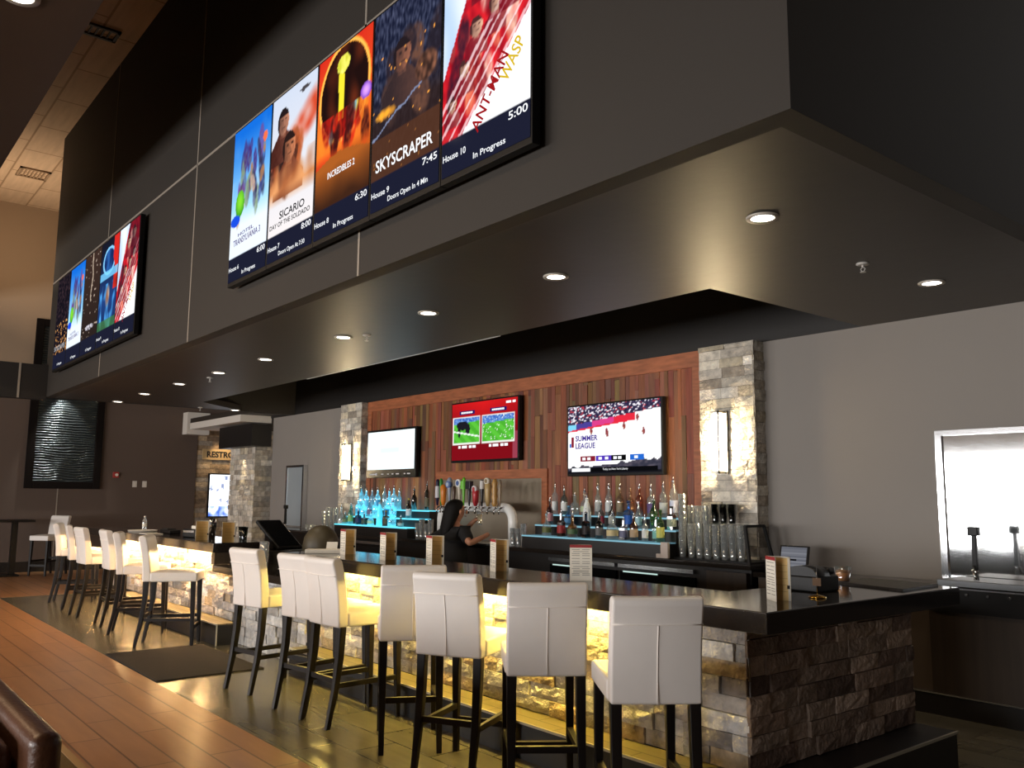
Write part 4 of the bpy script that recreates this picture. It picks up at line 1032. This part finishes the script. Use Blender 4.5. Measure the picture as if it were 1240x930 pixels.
# beer tower
t = thing('beer_tower', 'white arched beer tower with a row of colourful tap handles', 'beer tower', (-8.75, 6.56, .957))
zt = .46
M_tower = mat('pearl_tower', rgb(240, 240, 236), .25)
pts = [(.74, 0, 0), (.74, 0, .28)] + [(.74-.16+.16*math.cos(a), 0, .28+.16*math.sin(a)) for a in (.3, .6, .9, 1.2, 1.57)] 
ptsl = [(-x, y, z) for x, y, z in reversed(pts)]
MB().path(pts + ptsl, .060, 12).build('arch_pipe', M_tower, t)
B((-.68, -.30, 0), (.62, -.08, .02)).build('drip_tray', M_steel, t)
TX = [-.68, -.60, -.545, -.41, -.31, -.19, -.10, .02, .15, .28, .40, .53, .63]
for x in TX:
    b = MB(); b.tube((x, -.05, .44), (x, -.11, .43), .012); b.path([(x, -.10, .43), (x, -.125, .40), (x, -.125, .36)], .010); b.build('faucet', M_steelp, t)
def hnd(x, z1, prof, col, lb, kind='lathe', extra=None):
    m = mat('handle_' + '_'.join('%d' % q for q in col), rgb(*col), .35); z0 = .45
    h = z1-z0; b = MB()
    if kind == 'lathe': b.lathe([(r*1.15, z0+h*q) for r, q in prof], 10, (x, -.115, 0))
    else: b.box((x-.03, -.13, z0+h*.0), (x+.03, -.10, z1)) if kind == 'flat' else None
    o = b.build('tap_handle', m, t); lab(o, lb)
    if extra: extra(o)
    return o
slim = [(.008, 0), (.012, .2), (.02, .6), (.022, .9), (.01, 1)]
club = [(.010, 0), (.014, .3), (.028, .75), (.03, .92), (.014, 1)]
paddle = [(.016, 0), (.03, .2), (.036, .6), (.04, .9), (.02, 1)]
def ex_wr(col, z0, z1, r=.024, x=0):
    def f(o):
        MB().lathe([(r, z0), (r, z1)], 8, (x, -.115, 0), cap=False).build('band', mat('band_' + '_'.join('%d' % q for q in col), rgb(*col), .5), o)
    return f
def ex_disc(col, col2, z, r, x):
    def f(o):
        MB().tube((x, -.15, z), (x, -.10, z), r, seg=18).build('emblem', mat('band_' + '_'.join('%d' % q for q in col), rgb(*col), .5), o)
        MB().tube((x, -.155, z), (x, -.149, z), r*.6, seg=16).build('emblem_centre', mat('band_' + '_'.join('%d' % q for q in col2), rgb(*col2), .5), o)
    return f
hnd(-.68, .79, [(.012, 0), (.022, .3), (.024, .9), (.015, 1)], (40, 34, 62), 'dark navy tap handle with white band', 'lathe', ex_wr((215, 210, 215), .55, .70, .034, -.68))
hnd(-.60, .80, slim, (60, 150, 60), 'slim green tap handle')
hnd(-.545, .72, paddle, (226, 130, 40), 'orange tap handle')
hnd(-.41, .81, club, (160, 165, 180), 'grey tap handle with blue emblem', 'lathe', ex_disc((96, 120, 170), (190, 200, 215), .72, .045, -.41))
hnd(-.31, .70, slim, (86, 62, 46), 'slim brown tap handle')
hnd(-.19, .74, club, (196, 184, 165), 'ivory tap handle with white and blue emblem', 'lathe', ex_disc((232, 230, 226), (80, 105, 160), .735, .05, -.19))
hnd(-.10, .81, slim, (110, 190, 50), 'bright lime tap handle', 'lathe', ex_wr((120, 205, 60), .66, .76, .044, -.10))
def ex_head(o): B((.02-.05, -.15, .66), (.02+.05, -.09, .76)).build('square_head', mat('handle_head', rgb(44, 42, 50), .35), o, .008)
hnd(.02, .70, slim, (34, 30, 30), 'black tap handle with square head', 'lathe', ex_head)
hnd(.15, .66, paddle, (196, 50, 56), 'red tap handle with white ring', 'lathe', ex_disc((225, 215, 212), (190, 70, 70), .66, .042, .15))
hnd(.28, .77, slim, (26, 24, 26), 'black and white slim tap handle', 'lathe', ex_wr((220, 216, 210), .66, .76, .031, .28))
hnd(.40, .74, paddle, (196, 166, 112), 'tan tap handle with oval top', 'lathe', ex_disc((226, 216, 196), (150, 130, 96), .755, .04, .40))
hnd(.53, .78, [(.02, 0), (.034, .1), (.026, .2), (.036, .35), (.028, .45), (.036, .6), (.026, .72), (.034, .85), (.015, 1)], (196, 150, 84), 'scalloped wooden tap handle')
hnd(.63, .77, slim, (140, 122, 100), 'slim taupe tap handle')

# ------------------------------------------------------------------ menus
M_dot = M_inkd
def menu(x, y, a_back, a_front, label, group, z=ZB, ww=.135, hh=.215):
    t = thing('folded_menu', label, 'menu', (x, y, z), 0, group)
    def panel(nm, ang, M, off):
        A = Matrix.Rotation(math.radians(ang), 4, 'Z')
        return B((0, -.001, 0), (ww, .001, hh)).xf(A).build(nm, M, t), A
    pb, A = panel('back_page', a_back, M_tan, 0)
    b = MB(); b.box((ww*.9, -.0022, 0), (ww, -.0012, hh)); b.box((0, -.0022, hh*.97), (ww, -.0012, hh)); b.xf(A).build('page_margin', M_paper, pb)
    b = MB()
    for k in range(5): b.box((.02, -.0022, hh*(.2+.15*k)), (ww*.88, -.0014, hh*(.2+.15*k)+.0015))
    b.xf(A).build('page_print', mat('tan_rule', rgb(196, 158, 98), .8), pb)
    B((ww*.86, -.003, hh*.27), (ww*.97, -.0023, hh*.35)).xf(A).build('page_mark', M_inkd, pb)
    pf, A = panel('cover', a_front, M_paper, 0)
    B((0, -.0025, hh*.92), (ww, -.0012, hh)).xf(A).build('red_header', M_red, pf)
    b = MB(); k = hh*.86
    while k > .02:
        for x0, x1 in (((.012, .06), (.075, .122)) if R.random() < .7 else ((.02, .115),)): b.box((x0, -.0025, k), (x1, -.0012, k+.0035))
        k -= R.choice((.009, .012, .018))
    b.xf(A).build('cover_print', M_ink, pf)
menu(-2.65, 3.84, 4, -36, 'folded menu standing at the corner of the bar return', 'menus on the near bar')
menu(-3.93, 3.67, 62, 45, 'folded menu with its whole white cover facing out, between two stools', 'menus on the near bar')
menu(-4.76, 3.70, 30, -22, 'folded menu with tan page, just left of the outward facing one', 'menus on the near bar')
menu(-5.43, 3.62, 40, -16, 'folded menu in front of the bartender in black', 'menus on the near bar')
menu(-6.06, 3.60, 44, -12, 'folded menu below the end of the cyan shelf, second from the papers', 'menus on the near bar')
menu(-6.83, 3.66, 48, -10, 'folded menu next to the loose papers at the bar end', 'menus on the near bar')
menu(-9.74, 3.43, 70, -22, 'tan menu standing left on the far bar end', 'menus on the far bar')
menu(-9.15, 3.50, 70, -22, 'tan menu standing at the very corner of the far bar end', 'menus on the far bar')

# ------------------------------------------------------------------ things on the bar
t = thing('receipt_spindle', 'brass receipt spike with a small paper tag on the bar return', 'receipt spike', (-2.52, 4.09, ZB))
MB().lathe([(.042, 0), (.044, .006), (.03, .012), (.006, .018)], 20).build('base', M_brass, t)
MB().tube((0, 0, .015), (0, 0, .17), .0025, .0012, 6).build('spike', M_steelp, t)
B((-.024, -.002, .06), (.024, .002, .10)).build('paper_tag', mat('brown_tag', rgb(120, 96, 76), .8), t)
t = thing('rocks_glass', 'short amber drink in a rocks glass on a white napkin', 'glass', (-2.86, 4.93, ZB+.004))
gl_mesh(.05, .095).build('glass_wall', M_glassb, t)
MB().lathe([(.001, .012), (.036, .012), (.043, .075), (.001, .075)], 14, cap=False).build('drink', mat('amber_drink', rgb(222, 128, 24), .15), t)
o = B((-.06, -.06, 0), (.06, .06, .003)).build('napkin', M_paper, None); o.location = (-2.86, 4.93, ZB); tag(o, 'white paper napkin under the rocks glass', 'napkin')
o = MB().prism([(-.24, -.2), (.24, -.33), (.22, .32), (-.24, .36)], 0, .012).build('bar_mat', mat('black_rubber_mat', rgb(30, 26, 24), .6, bump=(120, .5)), None); o.location = (-2.66, 4.97-.0, ZB); 
o.location = (-2.66, 5.0+.02, ZB); o.scale = (1, .72, 1); tag(o, 'black rubber bar mat lying on the end of the bar return', 'bar mat')
t = thing('condiment_caddy', 'black domed caddy behind the brass spike on the bar return', 'caddy', (-2.74, 4.40, ZB))
B((-.10, -.11, 0), (.10, .11, .085)).build('bin', M_blackp, t, .01)
b = MB(); rs = []
for k in range(9):
    a = PI*k/8; rs.append([(-.10*math.cos(a), yy, .085+.055*math.sin(a)) for yy in (-.11, .02)])
n0 = len(b.v)
for k in range(9): b.v += rs[k]
for k in range(8): b.face((k*2, k*2+1, k*2+3, k*2+2), None, True)
b.face(tuple(k*2 for k in range(9))); b.face(tuple(k*2+1 for k in reversed(range(9))))
b.build('domed_lid', mat('smoky_lid', rgb(34, 35, 38), .4, spec=.3), t)
B((-.08, .025, .086), (.09, .10, .13)).build('napkin_holder', M_black, t, .02)
t = thing('tablet_stand', 'black framed tablet with a grey page, leaning behind the bar return', 'tablet', (-4.26, 6.55, .90))
Mx = Matrix.Rotation(-.22, 4, 'X')
B((-.14, -.008, 0), (.14, .008, .235)).xf(Mx).build('frame', M_blackp, t, .005)
p = picture(16, 20, .245, .205, lambda u, v: mix(c255(150, 152, 160), c255(92, 94, 104), .5+.9*nz(0, v, 14, 3)), t, -.0095, 'screen_image', screen_mat('screen_dim', .75)); p.data.transform(Mx @ Matrix.Translation((0, 0, .016)))
MB().bar((0, .012, .12), (0, .10, .0), .03, .03, None, .006).build('stand_leg', M_blackp, t)
# papers at the near bar end
o = B((-.17, -.06, 0), (.17, .06, .035)).build('paper_pad', M_paper, None, .004); o.location = (-7.02, 3.62, ZB); o.rotation_euler = (.0, 0, .9); tag(o, 'thick stack of loose white slips on the bar end', 'papers')
t = thing('slip_holder', 'small white slip standing tilted at the left end of the near bar', 'paper slip', (-7.26, 3.80, ZB))
Mx = Matrix.Rotation(-.5, 4, 'X'); B((-.05, -.002, 0), (.05, .002, .09)).xf(Matrix.Rotation(.9, 4, 'Z') @ Mx).build('slip', M_paper, t); B((-.05, 0, 0), (.05, .06, .006)).build('base', M_black, t)
# far bar clutter
t = thing('receipt_printer', 'black receipt printer on the far bar, left of the tan menus', 'printer', (-10.4, 3.66, ZB), .3)
B((-.12, -.10, 0), (.12, .10, .10)).build('body', M_blackp, t, .012); B((-.10, -.104, .06), (.10, -.09, .085)).build('paper_slot', M_steelp, t)
b = MB(); b.box((-.06, -.02, .1), (.06, .0, .135)); b.build('paper_curl', M_paper, t)
t = thing('cocktail_shaker', 'round-topped chrome shaker behind the left tan menu', 'shaker', (-10.05, 3.72, ZB))
MB().lathe([(.04, 0), (.05, .17), (.05, .18), (.045, .20), (.03, .235), (.0, .245)], 14).build('body', M_steelp, t); MB().lathe([(.052, .165), (.052, .185)], 14, cap=False).build('collar', M_black, t)
for k, (x, y) in enumerate(((-9.42, 3.72), (-9.34, 3.82), (-9.48, 3.85))):
    o = D.objects.new('tumbler', GTm); COL.objects.link(o); o.location = (x, y, ZB); tag(o, 'dark glass tumbler between the two tan menus, %s' % ('front', 'right rear', 'left rear')[k], 'glass', 'tumblers on the far bar')
t = thing('napkin_caddy', 'low black caddy near the middle of the far bar', 'caddy', (-11.6, 3.75, ZB)); B((-.2, -.07, 0), (.2, .07, .05)).build('tray', M_blackp, t, .008); B((-.18, -.05, .051), (.05, .05, .065)).build('napkin_pile', M_black, t)
t = thing('serving_tray', 'pale round tray on the far bar under the water bottle', 'tray', (-12.4, 3.64, ZB))
MB().lathe([(.0, .006), (.17, .006), (.18, .02), (.19, .02), (.18, 0), (0, 0)], 28, cap=False).build('dish', M_white, t)
t = thing('water_bottle', 'clear plastic water bottle with white label on the pale tray', 'bottle', (-12.4, 3.66, ZB+.008)); t.scale = (.85, .85, .8)
MB().lathe([(.001, 0), (.034, 0), (.036, .03), (.033, .08), (.036, .12), (.036, .17), (.014, .215), (.014, .23)], 12, cap=False).build('body', M_glass, t); MB().lathe([(.037, .07), (.037, .13)], 12, cap=False).build('label_band', M_paper, t); MB().lathe([(.016, .225), (.016, .25)], 10).build('cap', M_white, t)
o = B((-.16, -.1, 0), (.16, .1, .012)).build('serving_board', M_white, None, .004); o.location = (-11.5, 3.48, ZB); tag(o, 'pale flat board on the far bar edge behind the stools', 'board')
# pos terminal behind the low counter
t = thing('pos_terminal', 'black touch terminal tilted on its stand behind the low counter', 'terminal', (-9.55, 4.32, .0))
Mt = Matrix.Translation((0, 0, 1.07)) @ Matrix.Rotation(.25, 4, 'Z') @ Matrix.Rotation(.62, 4, 'Y')
B((-.26, -.17, -.02), (.26, .17, .02)).xf(Mt).build('screen_body', M_blackp, t, .01)
B((-.23, -.15, .021), (.23, .15, .023)).xf(Mt).build('screen_glass', mat('dark_screen', rgb(12, 12, 14), .08), t)
B((-.1, -.09, .90), (.04, .07, 1.03)).build('stand', M_black, t, .02)
t2 = t
B((-.35, -.3, 0), (.3, .28, .9)).build('pedestal_cabinet', M_black, t)
t = thing('domed_bin', 'dark olive round-topped bin behind the bar, above the loose papers', 'bin', (-8.55, 4.35, 0))
MB().lathe([(.17, 0), (.19, .9)], 20).build('body', M_black, t); MB().lathe([(.19, .9), (.195, 1.0), (.18, 1.08), (.13, 1.16), (.06, 1.2), (.0, 1.21)], 20).build('domed_lid', mat('olive_lid', rgb(70, 62, 44), .5), t)

# ------------------------------------------------------------------ far end: art, restroom corner
t = thing('wall_art', 'tall dark framed art of rippled silver relief lit from above', 'wall art', (XF+.002, 4.05, 1.62))
b = MB(); H_ = 3.4; W_ = .69
b.box((0, -W_, 0), (.07, -W_+.14, H_)); b.box((0, W_-.14, 0), (.07, W_, H_)); b.box((0, -W_+.14, 0), (.07, W_-.14, .14)); b.box((0, -W_+.14, H_-.14), (.07, W_-.14, H_)); b.build('frame', mat('matt_black_frame', rgb(20, 15, 13), .8, spec=.1), t, .006)
b = MB(); ny, nzz = 22, 420
for j in range(nzz+1):
    for i in range(ny+1):
        y = -.55+1.1*i/ny; z = .14+(H_-.28)*j/nzz
        d = .017*math.sin(z*125 + 5*noise.noise(Vector((y*2.2, z*2.2, 0))) + 3*noise.noise(Vector((y*5, z*4, 3))))
        b.v.append((.03+d, y, z))
for j in range(nzz):
    for i in range(ny):
        a = j*(ny+1)+i; b.face((a, a+1, a+ny+2, a+ny+1), None, True)
b.build('relief', mat('silver_relief', rgb(92, 100, 104), .28, .85), t, fix=False)
t = thing('fire_alarm', 'small red fire alarm on the brown far wall', 'fire alarm', (XF+.001, 5.05, 1.86)); B((0, -.06, 0), (.04, .06, .12)).build('housing', mat('alarm_red', rgb(170, 40, 36), .4), t, .01); MB().tube((.04, .01, .06), (.06, .01, .06), .03, seg=12).build('strobe', M_white, t)
for y, s in ((5.44, 'left'), (5.64, 'right')):
    t = thing('light_switch', '%s one of two white switch plates on the brown far wall' % s, 'switch', (XF+.001, y, 1.67), 0, 'wall switches'); B((0, -.045, 0), (.008, .045, .13)).build('plate', M_white, t, .003); B((.008, -.015, .04), (.014, .015, .09)).build('toggle', M_paper, t)
# restroom corner: stone wall, sign, bright opening
o = thing('stone_wall', 'warm stone wall carrying the RESTROOMS sign', 'wall', (XF-.05, 7.7, 0)); o['kind'] = 'structure'
T0 = Matrix.Translation((-XF+.05, -7.7, 0))
B((XF-.2, 6.72, 0), (XF-.06, 8.9, ZS)).xf(T0).build('core_wall', M_stonecore, o)
b = MB(); veneer(b, (XF-.035, 6.72, 0), (0, 1, 0), (1, 0, 0), 2.18, 0, ZS, .1, (.2, .45), RSTC, (.002, .02)); b.xf(T0).build('stone_veneer', M_stone, o, fix=False)
t = thing('restroom_sign', 'tan RESTROOMS sign on the stone wall', 'sign', (XF+.03, 7.42, 2.30)); B((-.04, -.58, 0), (.0, .58, .24)).build('board', mat('tan_sign', rgb(200, 168, 120), .6), t, .004); text('RESTROOMS', .98, .14, M_inkd, t, (.004, 0, .12), PI/2, PI/2, bold=.04)
t = thing('light_box', 'bright white lit screen on the stone wall below the restroom sign', 'lit screen', (XF+.03, 7.42, 1.02)); B((-.04, -.42, 0), (.0, .42, .98)).build('frame', M_blackp, t)
def v_lb(u, v):
    c = c255(250, 252, 255)
    if v < .25: c = mix(c255(60, 90, 170), c255(240, 244, 255), nz(u, v, 9, 2)+.5)
    elif nz(u, v, 9, 5) > .45: c = c255(110, 120, 150)
    return c
p = picture(20, 26, .78, .92, v_lb, t, 0, 'screen_image', screen_mat('screen_bright', 2.2)); p.data.transform(Matrix.Rotation(PI/2, 4, 'Z')); p.location = (.003, 0, .03)
o = B((-1.7/2, -.2, 0), (1.7/2, .2, .43)).build('pillar_cap', M_black, None); o.location = (-16.87, 6.81, 2.465); tag(o, 'black box cap on top of the restroom pillar', 'pillar cap'); o['kind'] = 'structure'
struct(B((-18.9, 6.4, 2.925), (-16.1, YW, ZS+.04)).build('trim_9', M_white))
struct(B((-19.29, 6.37, 2.83), (-19.0, 6.86, 3.31)).build('trim_10', M_white))

# ------------------------------------------------------------------ sofa in the near corner
t = thing('sofa', 'dark brown leather sofa cut off at the lower left corner', 'sofa', (-4.4, .1, 0))
B((-1.45, .452, .06), (1.62, .54, .85)).build('back_frame', M_leatherb, t, .035, 4)
for k in range(2): B((-1.3+k*1.4, .24, .45), (.09+k*1.4, .445, .81)).build('back_cushion', M_leatherb, t, .06, 4)
for k in range(2): B((-1.3+k*1.4, -.50, .32), (.07+k*1.4, .23, .46)).build('seat_cushion', M_leatherb, t, .05, 4)
B((-1.45, -.5, .06), (1.62, .45, .32)).build('base', M_leatherb, t, .02)
for sx in (-1.45, 1.48): B((sx, -.52, .06), (sx+.14, .45, .62)).build('arm', M_leatherb, t, .03, 3)
for x in (-1.35, 1.5):
    for y in (-.45, .45): B((x-.03, y-.03, 0), (x+.03, y+.03, .06)).build('foot', M_leg, t)

# ------------------------------------------------------------------ bartender
def skinned(name, verts, edges, M, parent, sub=2, root=0):
    me = D.meshes.new(name); me.from_pydata([v[0] for v in verts], edges, [])
    o = D.objects.new(name, me); COL.objects.link(o); me.materials.append(M)
    bm = bmesh.new(); bm.from_mesh(me); ly = bm.verts.layers.skin.verify(); bm.verts.ensure_lookup_table()
    for i, v in enumerate(verts):
        r = v[1]; bm.verts[i][ly].radius = r if isinstance(r, tuple) else (r, r); bm.verts[i][ly].use_root = (i == root)
    bm.to_mesh(me); bm.free()
    m = o.modifiers.new('skin', 'SKIN'); m.use_smooth_shade = True; m.branch_smoothing = .4
    s = o.modifiers.new('sub', 'SUBSURF'); s.levels = sub; s.render_levels = sub
    if parent: o.parent = parent
    return o
per = thing('person', 'bartender in black shirt with long dark hair, filling a glass at the taps', 'person', (-8.42, 5.96, 0))
V = []; Eg = []
def av(p, r, link=None):
    V.append((p, r)); i = len(V)-1
    if link is not None: Eg.append((link, i))
    return i
pel = av((0, -.02, .78), (.15, .12)); wst = av((.0, .0, .93), (.13, .11), pel); chs = av((.0, .01, 1.08), (.15, .12), wst); nb = av((.01, .03, 1.19), (.075, .07), chs); nk = av((.015, .045, 1.24), (.048, .048), nb)
hd = av((.03, .07, 1.31), (.075, .085), nk); ht = av((.03, .07, 1.40), (.08, .09), hd); tp = av((.03, .06, 1.45), (.05, .055), ht)
# arms: right reaches low to the tap tray, left holds the glass
rs_ = av((.17, .05, 1.15), .058, chs); re = av((.36, .0, .99), .043, rs_); rw = av((.36, .22, 1.07), .027, re); rh = av((.365, .28, 1.10), (.034, .02), rw)
ls_ = av((-.16, .06, 1.15), .058, chs); le = av((-.15, .24, 1.06), .042, ls_); lw_ = av((.02, .32, 1.24), .027, le); lh = av((.065, .335, 1.265), (.03, .022), lw_)
for sx in (-1, 1):
    h_ = av((sx*.09, -.02, .72), (.085, .09), pel); k_ = av((sx*.1, .03, .42), .06, h_); a_ = av((sx*.1, -.02, .08), .038, k_); f_ = av((sx*.11, .12, .035), (.04, .032), a_)
def fingers(base, d, side, grip):
    base = Vector(base); d = Vector(d).normalized(); side = Vector(side).normalized(); g = Vector(grip).normalized(); n0 = len(V)
    for k, ln in enumerate((.9, 1.0, .95, .75)):
        p0 = base + side*(.024 - .016*k); a = av(tuple(p0), .010); b_ = av(tuple(p0 + d*.03*ln), .009, a); c_ = av(tuple(p0 + d*.048*ln + g*.018), .008, b_); av(tuple(p0 + d*.05*ln + g*.04), .007, c_)
    p0 = base + side*.03 - d*.03; a = av(tuple(p0), .011); b_ = av(tuple(p0 + side*.018 + d*.02 + g*.012), .010, a); av(tuple(p0 + side*.02 + d*.045 + g*.03), .008, b_)
fingers((.365, .30, 1.105), (0, 1, .1), (-1, 0, 0), (0, .1, -1))
fingers((.07, .352, 1.27), (.45, .9, .0), (-.1, .05, 1), (1, -.25, 0))
body = skinned('body', V, Eg, M_skin, per)
# face: on the far side of the head, turned toward the taps
fc = Vector((.06, .155, 1.33))
b = MB(); b.lathe([(.0, -.03), (.012, -.025), (.014, -.008), (.006, .02), (0, .022)], 8, (.062, .172, 1.345)); b.build('nose', M_skin, body)
for sx in (-1, 1):
    MB().lathe([(0, -.01), (.009, -.005), (.01, 0), (.009, .005), (0, .01)], 8, (.055+sx*.03, .155-sx*.008, 1.365)).build('eye', M_inkd, body)
    MB().lathe([(0, -.028), (.012, -.018), (.016, 0), (.013, .02), (0, .03)], 8, (.03+sx*.082, .065-sx*.02, 1.345)).build('ear', M_skin, body)
MB().path([(.035, .158, 1.295), (.06, .165, 1.293), (.085, .152, 1.295)], [.004, .007, .004], 6).build('mouth', mat('lips', rgb(150, 80, 75), .5), body)
# hair: a cap over the skull and a long fall down the back
b = MB(); rs = []
for zc_, rx_, ry_, ox, oy in ((1.495, .01, .01, .02, .04), (1.485, .065, .065, .02, .04), (1.45, .10, .105, .018, .035), (1.40, .112, .115, .012, .02), (1.34, .110, .102, .006, -.005), (1.27, .104, .088, .004, -.03), (1.19, .098, .07, .002, -.065), (1.12, .085, .055, .0, -.09), (1.06, .06, .04, .0, -.10), (1.03, .03, .02, .0, -.10)):
    rs.append([(ox + rx_*math.cos(2*PI*j/16), oy + ry_*math.sin(2*PI*j/16), zc_) for j in range(16)])
b.rings(rs).build('hair', M_hair, per, sub=1)
# shirt and trousers
V2 = []; E2 = []
def a2(p, r, l=None):
    V2.append((p, r)); i = len(V2)-1
    if l is not None: E2.append((l, i))
    return i
q0 = a2((-.02, -.02, .70), (.27, .23)); q1 = a2((-.02, -.01, .86), (.265, .215), q0); q2 = a2((-.01, .0, 1.02), (.26, .20), q1); q3 = a2((.0, .015, 1.13), (.20, .15), q2); q4 = a2((.01, .035, 1.19), (.085, .08), q3)
r1 = a2((.19, .05, 1.12), .082, q3); r2 = a2((.33, .012, 1.015), .076, r1)
l1 = a2((-.18, .06, 1.12), .082, q3); l2 = a2((-.165, .20, 1.06), .07, l1)
lab(skinned('shirt', V2, E2, M_shirt, per), 'loose black short-sleeved shirt')
V3 = []; E3 = []
V3.append(((0, -.02, .76), (.165, .14)))
for sx in (-1, 1):
    n = len(V3); V3 += [((sx*.09, -.01, .66), (.105, .105)), ((sx*.1, .03, .42), .078), ((sx*.1, -.01, .1), .062)]; E3 += [(0, n), (n, n+1), (n+1, n+2)]
skinned('trousers', V3, E3, M_shirt, per)
t = thing('beer_glass', 'pint glass of pale beer held under the taps by the bartender', 'glass', (-8.345, 6.322, 1.19)); t.scale = (1.1, 1.1, 1.1)
gl_mesh(.036, .145).build('glass_wall', M_glass, t); MB().lathe([(.001, .014), (.025, .014), (.032, .115), (.001, .115)], 12, cap=False).build('beer', mat('pale_beer', rgb(240, 205, 130), .2), t); MB().lathe([(.0, .116), (.033, .116), (.034, .132), (0, .134)], 12, cap=False).build('foam', M_white, t)

# ------------------------------------------------------------------ lights
def area(name, loc, rot, sx, sy, e, c):
    l = D.lights.new(name, 'AREA'); l.shape = 'RECTANGLE'; l.size = sx; l.size_y = sy; l.energy = e; l.color = c
    o = D.objects.new(name, l); COL.objects.link(o); o.location = loc; o.rotation_euler = rot; return o
for i, (a, c) in enumerate(WX):   # daylight standing in the window openings
    area('window_daylight', ((a+c)/2, -10.0, 1.48), (PI/2, 0, 0), c-a, 2.1, (460, 750, 690)[i], (1, .975, .96))
area('lobby_fill', (-9, -1.2, 4.9), (0, 0, 0), 9, 1.5, 190, (1, .68, .40))  # unseen area light added to throw warm light on the floor
area('far_lamp', (-17.2, 2.2, 5.0), (PI*.85, 0, 0), 1.2, 1.2, 55, (1, .74, .50))
def spot(name, loc, tgt, e, c, size, soft=.04):
    l = D.lights.new(name, 'SPOT'); l.energy = e; l.color = c; l.spot_size = size; l.spot_blend = .5; l.shadow_soft_size = soft
    o = D.objects.new(name, l); COL.objects.link(o); o.location = loc; o.rotation_euler = (Vector(tgt)-Vector(loc)).to_track_quat('-Z', 'Y').to_euler(); return o
spot('art_spot', (XF+.40, 3.95, 3.66), (XF, 3.98, 2.7), 130, (1, .95, .85), 1.1)
spot('pillar_spot', (-16.75, 6.66, 2.45), (-16.75, 6.74, 1.6), 25, (1, .8, .5), .8)
spot('sign_spot', (XF+.5, 7.3, 2.8), (XF, 7.3, 2.3), 20, (1, .75, .45), 1.2)
w = D.worlds.new('world'); bpy.context.scene.world = w; w.use_nodes = True
w.node_tree.nodes['Background'].inputs['Color'].default_value = (1, .97, .94, 1); w.node_tree.nodes['Background'].inputs['Strength'].default_value = .4
sc = bpy.context.scene
sc.view_settings.view_transform = 'Standard'; sc.view_settings.look = 'None'; sc.view_settings.exposure = 0
sc.cycles.max_bounces = 7; sc.cycles.transparent_max_bounces = 24; sc.cycles.diffuse_bounces = 3; sc.cycles.glossy_bounces = 4; sc.cycles.caustics_reflective = False; sc.cycles.caustics_refractive = False
sc.cycles.use_denoising = True; sc.cycles.sample_clamp_indirect = 6
